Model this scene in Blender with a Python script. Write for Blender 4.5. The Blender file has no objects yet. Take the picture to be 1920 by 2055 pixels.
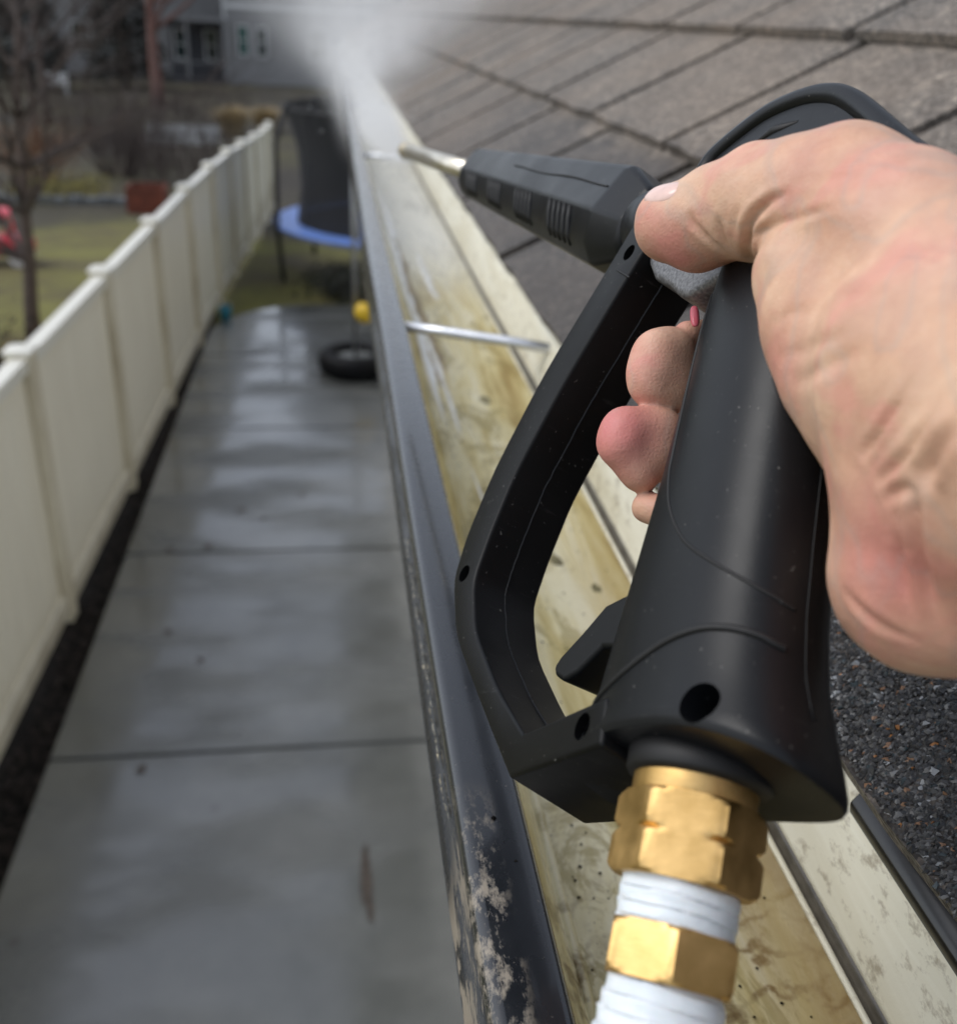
import bpy, bmesh, math, random
import numpy as np
from mathutils import Vector, Matrix

# ------------------------------------------------------------------ camera, world, sun, exposure
scn = bpy.context.scene
col = scn.collection
R = math.radians
rng = np.random.default_rng(7)
random.seed(7)

CAM = Vector((0.0, 0.0, 3.35))
cd = bpy.data.cameras.new("camera")
cam = bpy.data.objects.new("camera", cd)
col.objects.link(cam)
ax_r = Vector((0.98977627, -0.13472005, 0.04683426))
ax_u = Vector((0.01955569, 0.45344631, 0.89106903))
ax_f = Vector((0.14128169, 0.8810431, -0.45144494))
cam.matrix_world = Matrix(((ax_r.x, ax_u.x, -ax_f.x, CAM.x), (ax_r.y, ax_u.y, -ax_f.y, CAM.y),
                           (ax_r.z, ax_u.z, -ax_f.z, CAM.z), (0, 0, 0, 1)))
cd.sensor_fit = 'HORIZONTAL'
cd.sensor_width = 36.0
cd.lens = 36.75
cd.clip_start = 0.01
cd.clip_end = 900.0
cd.dof.use_dof = True
cd.dof.focus_distance = 0.30
cd.dof.aperture_fstop = 12.0
scn.camera = cam

w = bpy.data.worlds.new("World")
scn.world = w
w.use_nodes = True
wn, wl = w.node_tree.nodes, w.node_tree.links
wn.clear()
wo = wn.new("ShaderNodeOutputWorld")
wb = wn.new("ShaderNodeBackground")
sky = wn.new("ShaderNodeTexSky")
sky.sky_type = 'NISHITA'
sky.sun_disc = False
sky.sun_elevation = R(52)
sky.sun_rotation = R(-78)
sky.air_density = 1.0
sky.dust_density = 1.2
hs = wn.new("ShaderNodeHueSaturation")          # overcast: the cloud deck takes most of the blue out
hs.inputs["Saturation"].default_value = 0.40
wb.inputs["Strength"].default_value = 0.15
wl.new(sky.outputs[0], hs.inputs["Color"])
wl.new(hs.outputs[0], wb.inputs["Color"])
wl.new(wb.outputs[0], wo.inputs["Surface"])

sd = bpy.data.lights.new("sun", 'SUN')
sd.energy = 1.1
sd.angle = R(35)
sd.color = (1.0, 0.985, 0.96)
sun = bpy.data.objects.new("sun", sd)
col.objects.link(sun)
# light comes from the left over the fence, 52 degrees up
az, el = R(-78), R(52)
sdir = Vector((math.sin(az) * math.cos(el), math.cos(az) * math.cos(el), math.sin(el)))
sun.rotation_euler = sdir.to_track_quat('Z', 'Y').to_euler()

scn.view_settings.view_transform = 'Standard'
scn.view_settings.look = 'None'
scn.view_settings.gamma = 1.0
scn.view_settings.exposure = 0.46
scn.cycles.use_denoising = True
scn.cycles.max_bounces = 8
scn.cycles.volume_bounces = 4
scn.cycles.transparent_max_bounces = 12
scn.cycles.volume_step_rate = 1.0
scn.cycles.sample_clamp_indirect = 6.0


# ------------------------------------------------------------------ helpers
def tag(o, label=None, cat=None, group=None, kind=None):
    if label: o["label"] = label
    if cat: o["category"] = cat
    if group: o["group"] = group
    if kind: o["kind"] = kind
    return o


def empty(name, loc=(0, 0, 0), parent=None):
    o = bpy.data.objects.new(name, None)
    o.empty_display_size = 0.05
    col.objects.link(o)
    o.location = loc
    o.parent = parent
    return o


def mesh_from(name, v, f, smooth=False):
    m = bpy.data.meshes.new(name)
    v = np.asarray(v, dtype=np.float32)
    if isinstance(f, np.ndarray):
        n, k = f.shape
        m.vertices.add(len(v)); m.vertices.foreach_set("co", v.ravel())
        m.loops.add(n * k); m.loops.foreach_set("vertex_index", f.ravel().astype(np.int32))
        m.polygons.add(n); m.polygons.foreach_set("loop_start", np.arange(0, n * k, k, dtype=np.int32))
        try: m.polygons.foreach_set("loop_total", np.full(n, k, dtype=np.int32))
        except Exception: pass
        m.update(calc_edges=True); m.validate()
    else:
        m.from_pydata([tuple(map(float, p)) for p in v], [], f)
        m.update()
    m.polygons.foreach_set("use_smooth", np.full(len(m.polygons), smooth))
    return m


def add(name, mesh, mat, parent=None, loc=None):
    o = bpy.data.objects.new(name, mesh)
    col.objects.link(o)
    if mat is not None and len(mesh.materials) == 0: mesh.materials.append(mat)
    o.parent = parent
    if loc is not None: o.location = loc
    return o


def obj(name, v, f, mat, parent=None, smooth=False, bevel=0, seg=2, recalc=True, auto=None):
    m = mesh_from(name, v, f, smooth)
    if recalc:
        bm = bmesh.new(); bm.from_mesh(m)
        bmesh.ops.recalc_face_normals(bm, faces=bm.faces)
        bm.to_mesh(m); bm.free()
    o = add(name, m, mat, parent)
    if bevel:
        b = o.modifiers.new("bevel", 'BEVEL'); b.width = bevel; b.segments = seg; b.limit_method = 'ANGLE'; b.angle_limit = R(30)
        m.polygons.foreach_set("use_smooth", np.full(len(m.polygons), True))
        wnm = o.modifiers.new("wn", 'WEIGHTED_NORMAL'); wnm.keep_sharp = False
    return o


class MB:
    """collects boxes, tubes and lathes into one mesh"""
    def __init__(s): s.v = []; s.f = []
    def raw(s, v, f):
        b = len(s.v); s.v += [tuple(map(float, p)) for p in v]; s.f += [tuple(i + b for i in q) for q in f]; return s
    def box(s, x0, x1, y0, y1, z0, z1):
        v = [(x0, y0, z0), (x1, y0, z0), (x1, y1, z0), (x0, y1, z0), (x0, y0, z1), (x1, y0, z1), (x1, y1, z1), (x0, y1, z1)]
        return s.raw(v, [(0, 3, 2, 1), (4, 5, 6, 7), (0, 1, 5, 4), (1, 2, 6, 5), (2, 3, 7, 6), (3, 0, 4, 7)])
    def tube(s, pts, rad, n=8, caps=True):
        pts = [Vector(p) for p in pts]
        rad = rad if hasattr(rad, '__len__') else [rad] * len(pts)
        rings = []
        ref = None
        for i, p in enumerate(pts):
            t = (pts[min(i + 1, len(pts) - 1)] - pts[max(i - 1, 0)]).normalized()
            if ref is None or abs(ref.dot(t)) > 0.98:
                ref = Vector((0, 0, 1)) if abs(t.z) < 0.9 else Vector((1, 0, 0))
            a = (ref - t * ref.dot(t)).normalized(); b = t.cross(a); ref = a
            rings.append([p + (a * math.cos(2 * math.pi * k / n) + b * math.sin(2 * math.pi * k / n)) * rad[i] for k in range(n)])
        return s.loft(rings, caps)
    def loft(s, rings, caps=True):
        n = len(rings[0]); v = [p for r_ in rings for p in r_]; f = []
        for i in range(len(rings) - 1):
            for k in range(n):
                f.append((i * n + k, i * n + (k + 1) % n, (i + 1) * n + (k + 1) % n, (i + 1) * n + k))
        if caps:
            f.append(tuple(range(n - 1, -1, -1))); f.append(tuple((len(rings) - 1) * n + k for k in range(n)))
        return s.raw(v, f)
    def lathe(s, prof, n=24, c=(0, 0, 0), caps=True):
        rings = [[(c[0] + r_ * math.cos(2 * math.pi * k / n), c[1] + r_ * math.sin(2 * math.pi * k / n), c[2] + z) for k in range(n)] for r_, z in prof]
        return s.loft(rings, caps)
    def prism(s, poly, y0, y1):
        """polygon in (x, z), extruded along y"""
        n = len(poly); v = [(x, y0, z) for x, z in poly] + [(x, y1, z) for x, z in poly]
        f = [tuple(range(n - 1, -1, -1)), tuple(range(n, 2 * n))] + [(k, (k + 1) % n, n + (k + 1) % n, n + k) for k in range(n)]
        return s.raw(v, f)
    def obj(s, name, mat, parent=None, **k): return obj(name, s.v, s.f, mat, parent, **k)


def bake(o):
    """apply modifiers"""
    dg = bpy.context.evaluated_depsgraph_get()
    me = bpy.data.meshes.new_from_object(o.evaluated_get(dg))
    o.modifiers.clear(); old = o.data; o.data = me
    bpy.data.meshes.remove(old)
    return o


def cut(o, cutters):
    for v, f in cutters:
        m = mesh_from("cut", v, f); bm = bmesh.new(); bm.from_mesh(m); bmesh.ops.recalc_face_normals(bm, faces=bm.faces); bm.to_mesh(m); bm.free()
        c = bpy.data.objects.new("cut", m); col.objects.link(c); c.parent = o.parent
        md = o.modifiers.new("b", 'BOOLEAN'); md.operation = 'DIFFERENCE'; md.object = c; md.solver = 'EXACT'
        bpy.context.view_layer.update()
        bake(o)
        bpy.data.objects.remove(c); bpy.data.meshes.remove(m)
    return o


# ------------------------------------------------------------------ materials
class N:
    def __init__(s, name):
        s.m = bpy.data.materials.new(name); s.m.use_nodes = True
        s.t = s.m.node_tree; s.n = s.t.nodes; s.l = s.t.links; s.n.clear()
        s.out = s.n.new("ShaderNodeOutputMaterial"); s.p = s.n.new("ShaderNodeBsdfPrincipled")
        s.l.new(s.p.outputs[0], s.out.inputs[0]); s._c = None
    def set(s, **k):
        for a, v in k.items():
            i = s.p.inputs[a.replace("_", " ")]
            if isinstance(v, bpy.types.NodeSocket): s.l.new(v, i)
            else: i.default_value = (*v, 1) if isinstance(v, tuple) and len(v) == 3 and i.type == 'RGBA' else v
        return s
    def co(s, scale=(1, 1, 1), src="Object"):
        c = s.n.new("ShaderNodeTexCoord"); m = s.n.new("ShaderNodeMapping"); m.inputs["Scale"].default_value = scale
        s.l.new(c.outputs[src], m.inputs[0]); return m.outputs[0]
    def world(s, scale=(1, 1, 1)):
        g = s.n.new("ShaderNodeNewGeometry"); m = s.n.new("ShaderNodeMapping"); m.inputs["Scale"].default_value = scale
        s.l.new(g.outputs["Position"], m.inputs[0]); return m.outputs[0]
    def noise(s, co, scale, detail=4, rough=0.55, dist=0.0):
        x = s.n.new("ShaderNodeTexNoise"); x.inputs["Scale"].default_value = scale; x.inputs["Detail"].default_value = detail
        x.inputs["Roughness"].default_value = rough; x.inputs["Distortion"].default_value = dist
        s.l.new(co, x.inputs["Vector"]); return x.outputs["Fac"]
    def vor(s, co, scale, feat='F1', out="Distance"):
        x = s.n.new("ShaderNodeTexVoronoi"); x.feature = feat; x.inputs["Scale"].default_value = scale
        s.l.new(co, x.inputs["Vector"]); return x.outputs[out]
    def ramp(s, fac, stops, interp='LINEAR'):
        x = s.n.new("ShaderNodeValToRGB"); x.color_ramp.interpolation = interp
        e = x.color_ramp.elements
        while len(e) < len(stops): e.new(0.5)
        for i, (p, c) in enumerate(stops):
            e[i].position = p; e[i].color = (*c, 1) if hasattr(c, '__len__') else (c, c, c, 1)
        s.l.new(fac, x.inputs[0]); return x.outputs[0]
    def mix(s, fac, a, b, mode='MIX'):
        x = s.n.new("ShaderNodeMix"); x.data_type = 'RGBA'; x.blend_type = mode; x.clamp_factor = True
        for i, v in ((0, fac), (6, a), (7, b)):
            if isinstance(v, bpy.types.NodeSocket): s.l.new(v, x.inputs[i])
            else: x.inputs[i].default_value = ((*v, 1) if hasattr(v, '__len__') else (v, v, v, 1)) if i else v
        return x.outputs[2]
    def math(s, op, a, b=0.0, c=0.0, clamp=False):
        x = s.n.new("ShaderNodeMath"); x.operation = op; x.use_clamp = clamp
        for i, v in enumerate((a, b, c)):
            if isinstance(v, bpy.types.NodeSocket): s.l.new(v, x.inputs[i])
            else: x.inputs[i].default_value = v
        return x.outputs[0]
    def sep(s, co):
        x = s.n.new("ShaderNodeSeparateXYZ"); s.l.new(co, x.inputs[0]); return x.outputs
    def mapr(s, v, a, b, c=0.0, d=1.0):
        x = s.n.new("ShaderNodeMapRange"); x.interpolation_type = 'SMOOTHSTEP'
        for i, q in enumerate((a, b, c, d), 1): x.inputs[i].default_value = q
        s.l.new(v, x.inputs[0]); return x.outputs[0]
    def attr(s, name, out="Fac"):
        x = s.n.new("ShaderNodeAttribute"); x.attribute_name = name; return x.outputs[out]
    def bump(s, h, strength=0.3, dist=0.001):
        x = s.n.new("ShaderNodeBump"); x.inputs["Strength"].default_value = strength; x.inputs["Distance"].default_value = dist
        s.l.new(h, x.inputs["Height"]); s.l.new(x.outputs[0], s.p.inputs["Normal"]); return s


def simple(name, c, rough=0.6, metal=0.0, var=0.25, scale=8.0, bump=0.0, bd=0.002, **k):
    q = N(name); co = q.world()
    f = q.noise(co, scale, 5)
    lo = tuple(x * (1 - var) for x in c); hi = tuple(min(1, x * (1 + var)) for x in c)
    q.set(Base_Color=q.ramp(f, [(0.3, lo), (0.7, hi)]), Roughness=rough, Metallic=metal, **k)
    if bump: q.bump(q.noise(co, scale * 5, 4), bump, bd)
    return q.m


M = {}
# black moulded plastic of the gun: fine grain, slight scuffs, dust
def plastic(name, c, rough, dust=0.05, spec=0.4):
    q = N(name); co = q.co()
    big = q.noise(co, 22, 4, 0.6)
    scr = q.noise(q.co((1, 1, 9)), 60, 6, 0.7)
    base = q.mix(q.ramp(scr, [(0.62, 0.0), (0.75, dust)]), c, (0.25, 0.25, 0.25))
    dots = q.noise(co, 700, 2, 0.5)
    base = q.mix(q.ramp(dots, [(0.71, 0.0), (0.78, 0.45)]), base, (0.30, 0.29, 0.27))
    base = q.mix(q.ramp(big, [(0.35, 0.0), (0.75, 0.5)]), base, tuple(x * 1.5 for x in c))
    q.set(Base_Color=base, Roughness=q.ramp(big, [(0.3, rough - 0.05), (0.7, rough + 0.08)]), Specular_IOR_Level=spec)
    q.bump(q.noise(co, 1500, 2), 0.12, 0.0002)
    return q.m
M['plastic'] = plastic("gun_plastic", (0.0045, 0.0052, 0.0065), 0.36, 0.07, 0.27)
M['plastic_rough'] = plastic("guard_plastic", (0.003, 0.0032, 0.0036), 0.42, 0.14, 0.20)
M['groove'] = simple("groove_dark", (0.003, 0.003, 0.0035), 0.6)
q = N("cast_metal"); co = q.co()
q.set(Base_Color=q.ramp(q.noise(co, 900, 3), [(0.35, (0.09, 0.09, 0.095)), (0.7, (0.22, 0.22, 0.225))]), Roughness=0.5, Metallic=0.35)
q.bump(q.noise(co, 900, 3), 0.6, 0.0005); M['cast'] = q.m
q = N("brass"); co = q.co()
f = q.noise(co, 120, 5)
q.set(Base_Color=q.ramp(f, [(0.3, (0.56, 0.35, 0.12)), (0.7, (0.80, 0.54, 0.23))]), Metallic=1.0, Roughness=q.ramp(f, [(0.3, 0.36), (0.7, 0.5)]))
q.bump(q.noise(q.co((1, 1, 6)), 300, 3), 0.12, 0.0004); M['brass'] = q.m
q = N("thread_tape"); co = q.co()
q.set(Base_Color=q.ramp(q.noise(co, 60, 4), [(0.3, (0.66, 0.70, 0.74)), (0.7, (0.84, 0.86, 0.88))]), Roughness=0.5, Subsurface_Weight=0.1)
q.bump(q.noise(q.co((1, 1, 5)), 90, 5, 0.6, 1.0), 0.35, 0.0015); M['tape'] = q.m
q = N("lance_metal"); co = q.co()
q.set(Base_Color=q.ramp(q.noise(co, 40, 4), [(0.3, (0.55, 0.50, 0.40)), (0.7, (0.75, 0.71, 0.62))]), Roughness=0.28, Metallic=0.85); M['lance'] = q.m
q = N("nozzle_metal"); q.set(Base_Color=(0.50, 0.42, 0.28), Metallic=0.8, Roughness=0.35); M['nozzle'] = q.m

# skin
q = N("skin"); co = q.co()
blot = q.noise(co, 38, 5, 0.6); fine = q.noise(co, 240, 3)
base = q.ramp(blot, [(0.28, (0.50, 0.25, 0.165)), (0.45, (0.61, 0.355, 0.235)), (0.58, (0.68, 0.44, 0.30)), (0.75, (0.73, 0.52, 0.37))])
mot = q.noise(co, 75, 4, 0.6)
base = q.mix(q.ramp(mot, [(0.40, 0.30), (0.58, 0.0)]), base, (0.50, 0.36, 0.27))
base = q.mix(q.ramp(q.noise(co, 55, 3, 0.5, 0.8), [(0.50, 0.0), (0.66, 0.50)]), base, (0.64, 0.27, 0.22))
base = q.mix(q.math('MULTIPLY', q.attr("pink"), 1.0), base, (0.56, 0.165, 0.165))
base = q.mix(q.ramp(fine, [(0.4, 0.0), (0.8, 0.25)]), base, (0.45, 0.22, 0.15))
vein = q.ramp(q.noise(q.co((1, 1, 0.6)), 30, 2, 0.4, 1.4), [(0.46, 0.0), (0.5, 0.25), (0.54, 0.0)])
base = q.mix(vein, base, (0.38, 0.33, 0.29))
q.set(Base_Color=base, Roughness=q.ramp(mot, [(0.35, 0.44), (0.65, 0.58)]), Subsurface_Weight=0.07, Subsurface_Radius=(0.008, 0.003, 0.0015), Subsurface_Scale=0.6, Specular_IOR_Level=0.4)
h = q.math('ADD', q.vor(co, 750, 'DISTANCE_TO_EDGE'), q.math('MULTIPLY', q.noise(q.co((1, 1, 0.35)), 420, 4), 1.2))
h = q.math('ADD', h, q.math('MULTIPLY', q.noise(q.co((1, .5, 1)), 160, 3, .6, .6), 2.2)); q.bump(h, 0.26, 0.0005); M['skin'] = q.m
M['sleeve'] = simple("sleeve_cloth", (0.05, 0.055, 0.065), 0.9, var=0.2, scale=60, bump=0.4)
M['nail'] = simple("nail", (0.74, 0.52, 0.46), 0.18, var=0.1, scale=200)
M['nail_pink'] = simple("nail_pink", (0.55, 0.10, 0.13), 0.3, var=0.15, scale=200)

# gutter
q = N("gutter_black_paint"); co = q.world()
dirt = q.noise(q.world((1, 0.5, 1)), 75, 8, 0.75)
yy = q.sep(co)
near = q.math('MULTIPLY', q.mapr(yy[1], 0.275, 0.235), q.mapr(yy[0], 0.054, 0.047))
spk = q.noise(co, 420, 3)
dm = q.math('MULTIPLY', near, q.ramp(dirt, [(0.48, 0.0), (0.56, 0.6)]))
dm = q.math('MAXIMUM', dm, q.ramp(spk, [(0.70, 0.0), (0.78, 0.25)]))
base = q.mix(dm, (0.010, 0.0115, 0.0145), (0.42, 0.36, 0.28))
q.set(Base_Color=base, Roughness=q.math('ADD', q.ramp(q.noise(co, 50, 4), [(0.3, 0.22), (0.7, 0.32)]), q.math('MULTIPLY', dm, 0.4)), Specular_IOR_Level=0.5, Coat_Weight=q.math('MULTIPLY', q.math('SUBTRACT', 1.0, dm), 0.7), Coat_Roughness=0.10, Coat_IOR=1.5)
q.bump(dm, 0.25, 0.0006); M['gutter_black'] = q.m
q = N("gutter_cream"); co = q.world()
yy = q.sep(co)
st = q.noise(q.world((1, 0.12, 1)), 34, 6, 0.62, 0.6)
bl = q.noise(q.world((1, 0.45, 1)), 24, 7, 0.7, 1.0)
sp = q.noise(co, 230, 5, 0.7)
clean = q.mapr(yy[1], 1.15, 1.75)
base = q.ramp(st, [(0.33, (0.36, 0.26, 0.09)), (0.44, (0.62, 0.53, 0.26)), (0.52, (0.74, 0.67, 0.41)), (0.64, (0.86, 0.82, 0.62))])
base = q.mix(q.ramp(bl, [(0.53, 0.0), (0.57, 0.6)]), base, (0.34, 0.28, 0.11))
base = q.mix(q.ramp(sp, [(0.63, 0.0), (0.72, 0.5)]), base, (0.14, 0.105, 0.055))
mx = q.n.new("ShaderNodeMapping"); mx.inputs["Location"].default_value = (-.176, -.205, 0); q.l.new(co, mx.inputs[0])
wv = q.n.new("ShaderNodeTexWave"); wv.wave_type = 'RINGS'; wv.rings_direction = 'Z'; wv.inputs["Scale"].default_value = 16; wv.inputs["Distortion"].default_value = 5.5; wv.inputs["Detail"].default_value = 3; wv.inputs["Detail Scale"].default_value = 6
q.l.new(mx.outputs[0], wv.inputs["Vector"])
silt = q.math('MULTIPLY', q.ramp(wv.outputs["Fac"], [(0.0, 1.0), (0.25, 0.35), (0.5, 0.0)]), q.ramp(q.noise(co, 60, 4, .6), [(0.4, 0.25), (0.6, 1.0)]))
base = q.mix(q.math('MULTIPLY', q.mapr(yy[1], 0.33, 0.25), silt), base, (0.16, 0.10, 0.04))
brn = q.math('MULTIPLY', q.mapr(yy[0], .140, .185), q.mapr(yy[1], .85, .35))
base = q.mix(q.math('MULTIPLY', brn, q.ramp(q.noise(q.world((1, .25, 1)), 20, 4), [(0.3, 0.25), (0.6, 0.8)])), base, (0.30, 0.20, 0.075))
base = q.mix(q.math('MULTIPLY', clean, 0.9), base, (0.84, 0.84, 0.79))
q.set(Base_Color=base, Roughness=q.ramp(st, [(0.35, 0.5), (0.6, 0.22)]), Specular_IOR_Level=0.6)
q.bump(q.math('ADD', q.math('MULTIPLY', bl, 1.5), sp), 0.35, 0.0015); M['gutter_cream'] = q.m
q = N("apron_cream"); co = q.world()
st = q.noise(q.world((1, 0.18, 1)), 30, 6, 0.6, 0.8); sp = q.noise(q.world((1, 0.6, 1)), 120, 6, 0.72)
base = q.ramp(st, [(0.3, (0.62, 0.57, 0.42)), (0.6, (0.78, 0.75, 0.62))])
base = q.mix(q.ramp(sp, [(0.54, 0.0), (0.66, 0.6)]), base, (0.20, 0.145, 0.085))
q.set(Base_Color=base, Roughness=0.38)
q.bump(sp, 0.25, 0.001); M['apron'] = q.m
M['hem'] = simple("hem_shade_line", (0.085, 0.075, 0.06), 0.35, var=0.4, scale=90)  # dark tone is the shade along the apron hem, painted as colour
q = N("pale_film"); co = q.world()
q.set(Base_Color=q.ramp(q.noise(q.world((1, .3, 1)), 90, 5, .7), [(0.3, (0.72, 0.70, 0.62)), (0.55, (0.92, 0.93, 0.92))]), Roughness=0.2); M['film'] = q.m
M['silt_brown'] = simple("silt_brown", (0.30, 0.22, 0.10), 0.4, var=0.5, scale=120)
M['grime'] = simple("grime", (0.20, 0.18, 0.10), 0.5, var=0.6, scale=200)
q = N("aluminium_hanger"); co = q.world()
q.set(Base_Color=q.ramp(q.noise(co, 60, 4), [(0.3, (0.60, 0.62, 0.66)), (0.7, (0.78, 0.80, 0.83))]), Roughness=0.35, Metallic=0.7); M['alu'] = q.m
q = N("paint_chip"); q.set(Base_Color=(0.75, 0.70, 0.58), Roughness=0.6); M['chip'] = q.m
q = N("water_film"); co = q.world()
q.set(Base_Color=(0.80, 0.82, 0.80), Roughness=0.05, Transmission_Weight=0.85, IOR=1.33)
q.bump(q.noise(co, 60, 3), 0.3, 0.002); M['water'] = q.m
q = N("drip_edge_black"); co = q.world()
q.set(Base_Color=q.ramp(q.noise(co, 90, 4), [(0.35, (0.006, 0.006, 0.007)), (0.8, (0.013, 0.0125, 0.012))]), Roughness=0.24, Specular_IOR_Level=0.6)
q.bump(q.noise(co, 60, 3), 0.06, 0.001); M['drip'] = q.m

# shingles: coloured mineral granules; the lowest course is soaked
q = N("shingle"); co = q.world()
cell = q.vor(co, 330, 'F1', 'Color'); cs = q.sep(cell)
g1 = q.ramp(cs[0], [(0.0, (0.04, 0.036, 0.033)), (0.4, (0.16, 0.143, 0.125)), (0.75, (0.35, 0.315, 0.275)), (1.0, (0.72, 0.61, 0.50))])
blot = q.noise(co, 9, 6, 0.6); tint = q.noise(co, 3.0, 3)
base = q.mix(q.ramp(blot, [(0.35, 0.55), (0.68, 0.0)]), g1, (0.085, 0.078, 0.074))
base = q.mix(q.ramp(q.noise(co, 170, 3, 0.7), [(0.38, 0.5), (0.62, 0.0)]), base, (0.07, 0.065, 0.06))
base = q.mix(q.ramp(q.noise(co, 75, 4, 0.7), [(0.42, 0.55), (0.52, 0.0)]), base, (0.07, 0.062, 0.056))
base = q.mix(q.ramp(q.noise(co, 62, 4, 0.7), [(0.54, 0.0), (0.66, 0.5)]), base, (0.44, 0.375, 0.305))
base = q.mix(q.ramp(tint, [(0.4, 0.0), (0.65, 0.35)]), base, (0.29, 0.225, 0.17))
pos = q.sep(co)
wet = q.math('MULTIPLY', q.mapr(q.math('ADD', pos[0], q.math('MULTIPLY', blot, 0.12)), 0.44, 0.40), q.mapr(pos[1], 3.2, 0.5))
base = q.mix(q.math('MULTIPLY', wet, 0.95), base, (0.30, 0.295, 0.30), 'MULTIPLY')
q.set(Base_Color=base, Roughness=q.math('SUBTRACT', 0.85, q.math('MULTIPLY', wet, 0.35)), Specular_IOR_Level=0.35)
q.bump(q.math('ADD', q.vor(co, 330), q.math('MULTIPLY', q.noise(co, 120, 3), 0.7)), 0.9, 0.0022); M['shingle'] = q.m
q = N("granule"); 
c3 = q.attr("tone", "Color")
q.set(Base_Color=c3, Roughness=0.38, Specular_IOR_Level=0.5); M['granule'] = q.m
M['deck'] = simple("roof_felt", (0.012, 0.012, 0.012), 0.8)
M['siding'] = simple("siding", (0.58, 0.56, 0.51), 0.6, var=0.08)
M['soffit'] = simple("soffit_paint", (0.55, 0.53, 0.48), 0.6, var=0.08)

# ground
q = N("wet_concrete"); co = q.world()
a = q.noise(co, 1.1, 6, 0.62); b_ = q.noise(co, 7, 6, 0.7); c_ = q.noise(q.world((0.6, 1.6, 1)), 1.6, 3, 0.5); d_ = q.noise(co, 180, 2)
base = q.ramp(a, [(0.33, (0.055, 0.059, 0.057)), (0.5, (0.086, 0.091, 0.088)), (0.68, (0.125, 0.129, 0.125))])
base = q.mix(q.ramp(b_, [(0.35, 0.35), (0.6, 0.0)]), base, (0.075, 0.078, 0.076))
spot = q.ramp(q.vor(co, 2.6), [(0.05, 0.6), (0.075, 0.0)])
base = q.mix(spot, base, (0.05, 0.045, 0.042))
q.set(Base_Color=base, Roughness=q.ramp(c_, [(0.36, 0.5), (0.6, 0.3)]), Specular_IOR_Level=0.5, Coat_Weight=q.ramp(c_, [(0.36, 0.45), (0.56, 1.0)]), Coat_Roughness=q.ramp(c_, [(0.36, 0.34), (0.56, 0.12)]), Coat_IOR=1.75)
q.bump(q.math('ADD', q.math('MULTIPLY', b_, 1.0), d_), 0.03, 0.002); M['concrete'] = q.m
q = N("lawn"); co = q.world()
a = q.noise(co, 0.55, 5, 0.6); b_ = q.noise(co, 6, 5, 0.7)
base = q.ramp(a, [(0.3, (0.085, 0.068, 0.045)), (0.45, (0.13, 0.115, 0.032)), (0.62, (0.18, 0.175, 0.036)), (0.75, (0.22, 0.205, 0.06))])
base = q.mix(q.ramp(b_, [(0.35, 0.5), (0.65, 0.0)]), base, (0.06, 0.052, 0.03))
lp = q.sep(co)
bed = q.mapr(q.math('ADD', lp[1], q.math('MULTIPLY', q.noise(co, 0.35, 3), 5.0)), 20.8, 22.4)
bed = q.math('MULTIPLY', bed, q.ramp(q.noise(co, 0.22, 4), [(0.35, 1.0), (0.62, 0.7)]))
base = q.mix(bed, base, q.ramp(b_, [(0.35, (0.018, 0.015, 0.012)), (0.65, (0.050, 0.042, 0.031))]))
q.set(Base_Color=base, Roughness=0.9); q.bump(q.noise(co, 40, 4), 0.6, 0.03); M['lawn'] = q.m
M['soil'] = simple("damp_soil", (0.008, 0.0065, 0.0055), 0.85, var=0.5, scale=25, bump=0.8, bd=0.02, Specular_IOR_Level=0.15)
M['mulch'] = simple("mulch", (0.022, 0.014, 0.010), 0.85, var=0.7, scale=60)
q = N("vinyl_fence"); co = q.world()
d1 = q.noise(q.world((1, 1, 0.25)), 5, 5, 0.6)
pz = q.sep(co)
splash = q.math('MULTIPLY', q.mapr(pz[2], 0.30, 0.02), q.ramp(d1, [(0.3, 0.2), (0.65, 0.8)]))
base = q.ramp(d1, [(0.3, (0.82, 0.775, 0.65)), (0.7, (0.89, 0.85, 0.72))])
base = q.mix(splash, base, (0.30, 0.255, 0.18))
q.set(Base_Color=base, Roughness=0.42); M['vinyl'] = q.m
q = N("vinyl_post"); co = q.world(); d1 = q.noise(q.world((1, 1, .2)), 9, 5, .65)
q.set(Base_Color=q.ramp(d1, [(0.3, (0.48, 0.42, 0.30)), (0.62, (0.74, 0.69, 0.55))]), Roughness=0.5); M['vinyl_post'] = q.m
q = N("vinyl_cap"); q.set(Base_Color=(0.78, 0.765, 0.69), Roughness=0.35); M['vinyl_cap'] = q.m
M['rubber'] = simple("tyre_rubber", (0.004, 0.0045, 0.006), 0.6, var=0.3, scale=30, Specular_IOR_Level=0.2)
M['blue'] = simple("blue_vinyl", (0.13, 0.24, 0.62), 0.4, var=0.12, scale=3)
M['steel'] = simple("galvanised_steel", (0.30, 0.31, 0.32), 0.4, 0.6, var=0.15)
M['foam'] = simple("black_foam", (0.018, 0.018, 0.02), 0.7)
M['yellow'] = simple("yellow_ball", (0.75, 0.50, 0.03), 0.4, var=0.12)
M['teal'] = simple("teal_plastic", (0.03, 0.22, 0.32), 0.4)
M['red'] = simple("red_plastic", (0.62, 0.04, 0.07), 0.35, var=0.15)
M['pale'] = simple("pale_plastic", (0.55, 0.53, 0.52), 0.5)
q = N("net_mesh"); co = q.co()
q.set(Base_Color=(0.012, 0.013, 0.015), Roughness=0.8, Alpha=0.86); M['net'] = q.m
M['bark'] = simple("bark", (0.085, 0.062, 0.052), 0.85, var=0.4, scale=20)
M['bark_red'] = simple("bark_red", (0.16, 0.08, 0.066), 0.85, var=0.35, scale=10)
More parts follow.
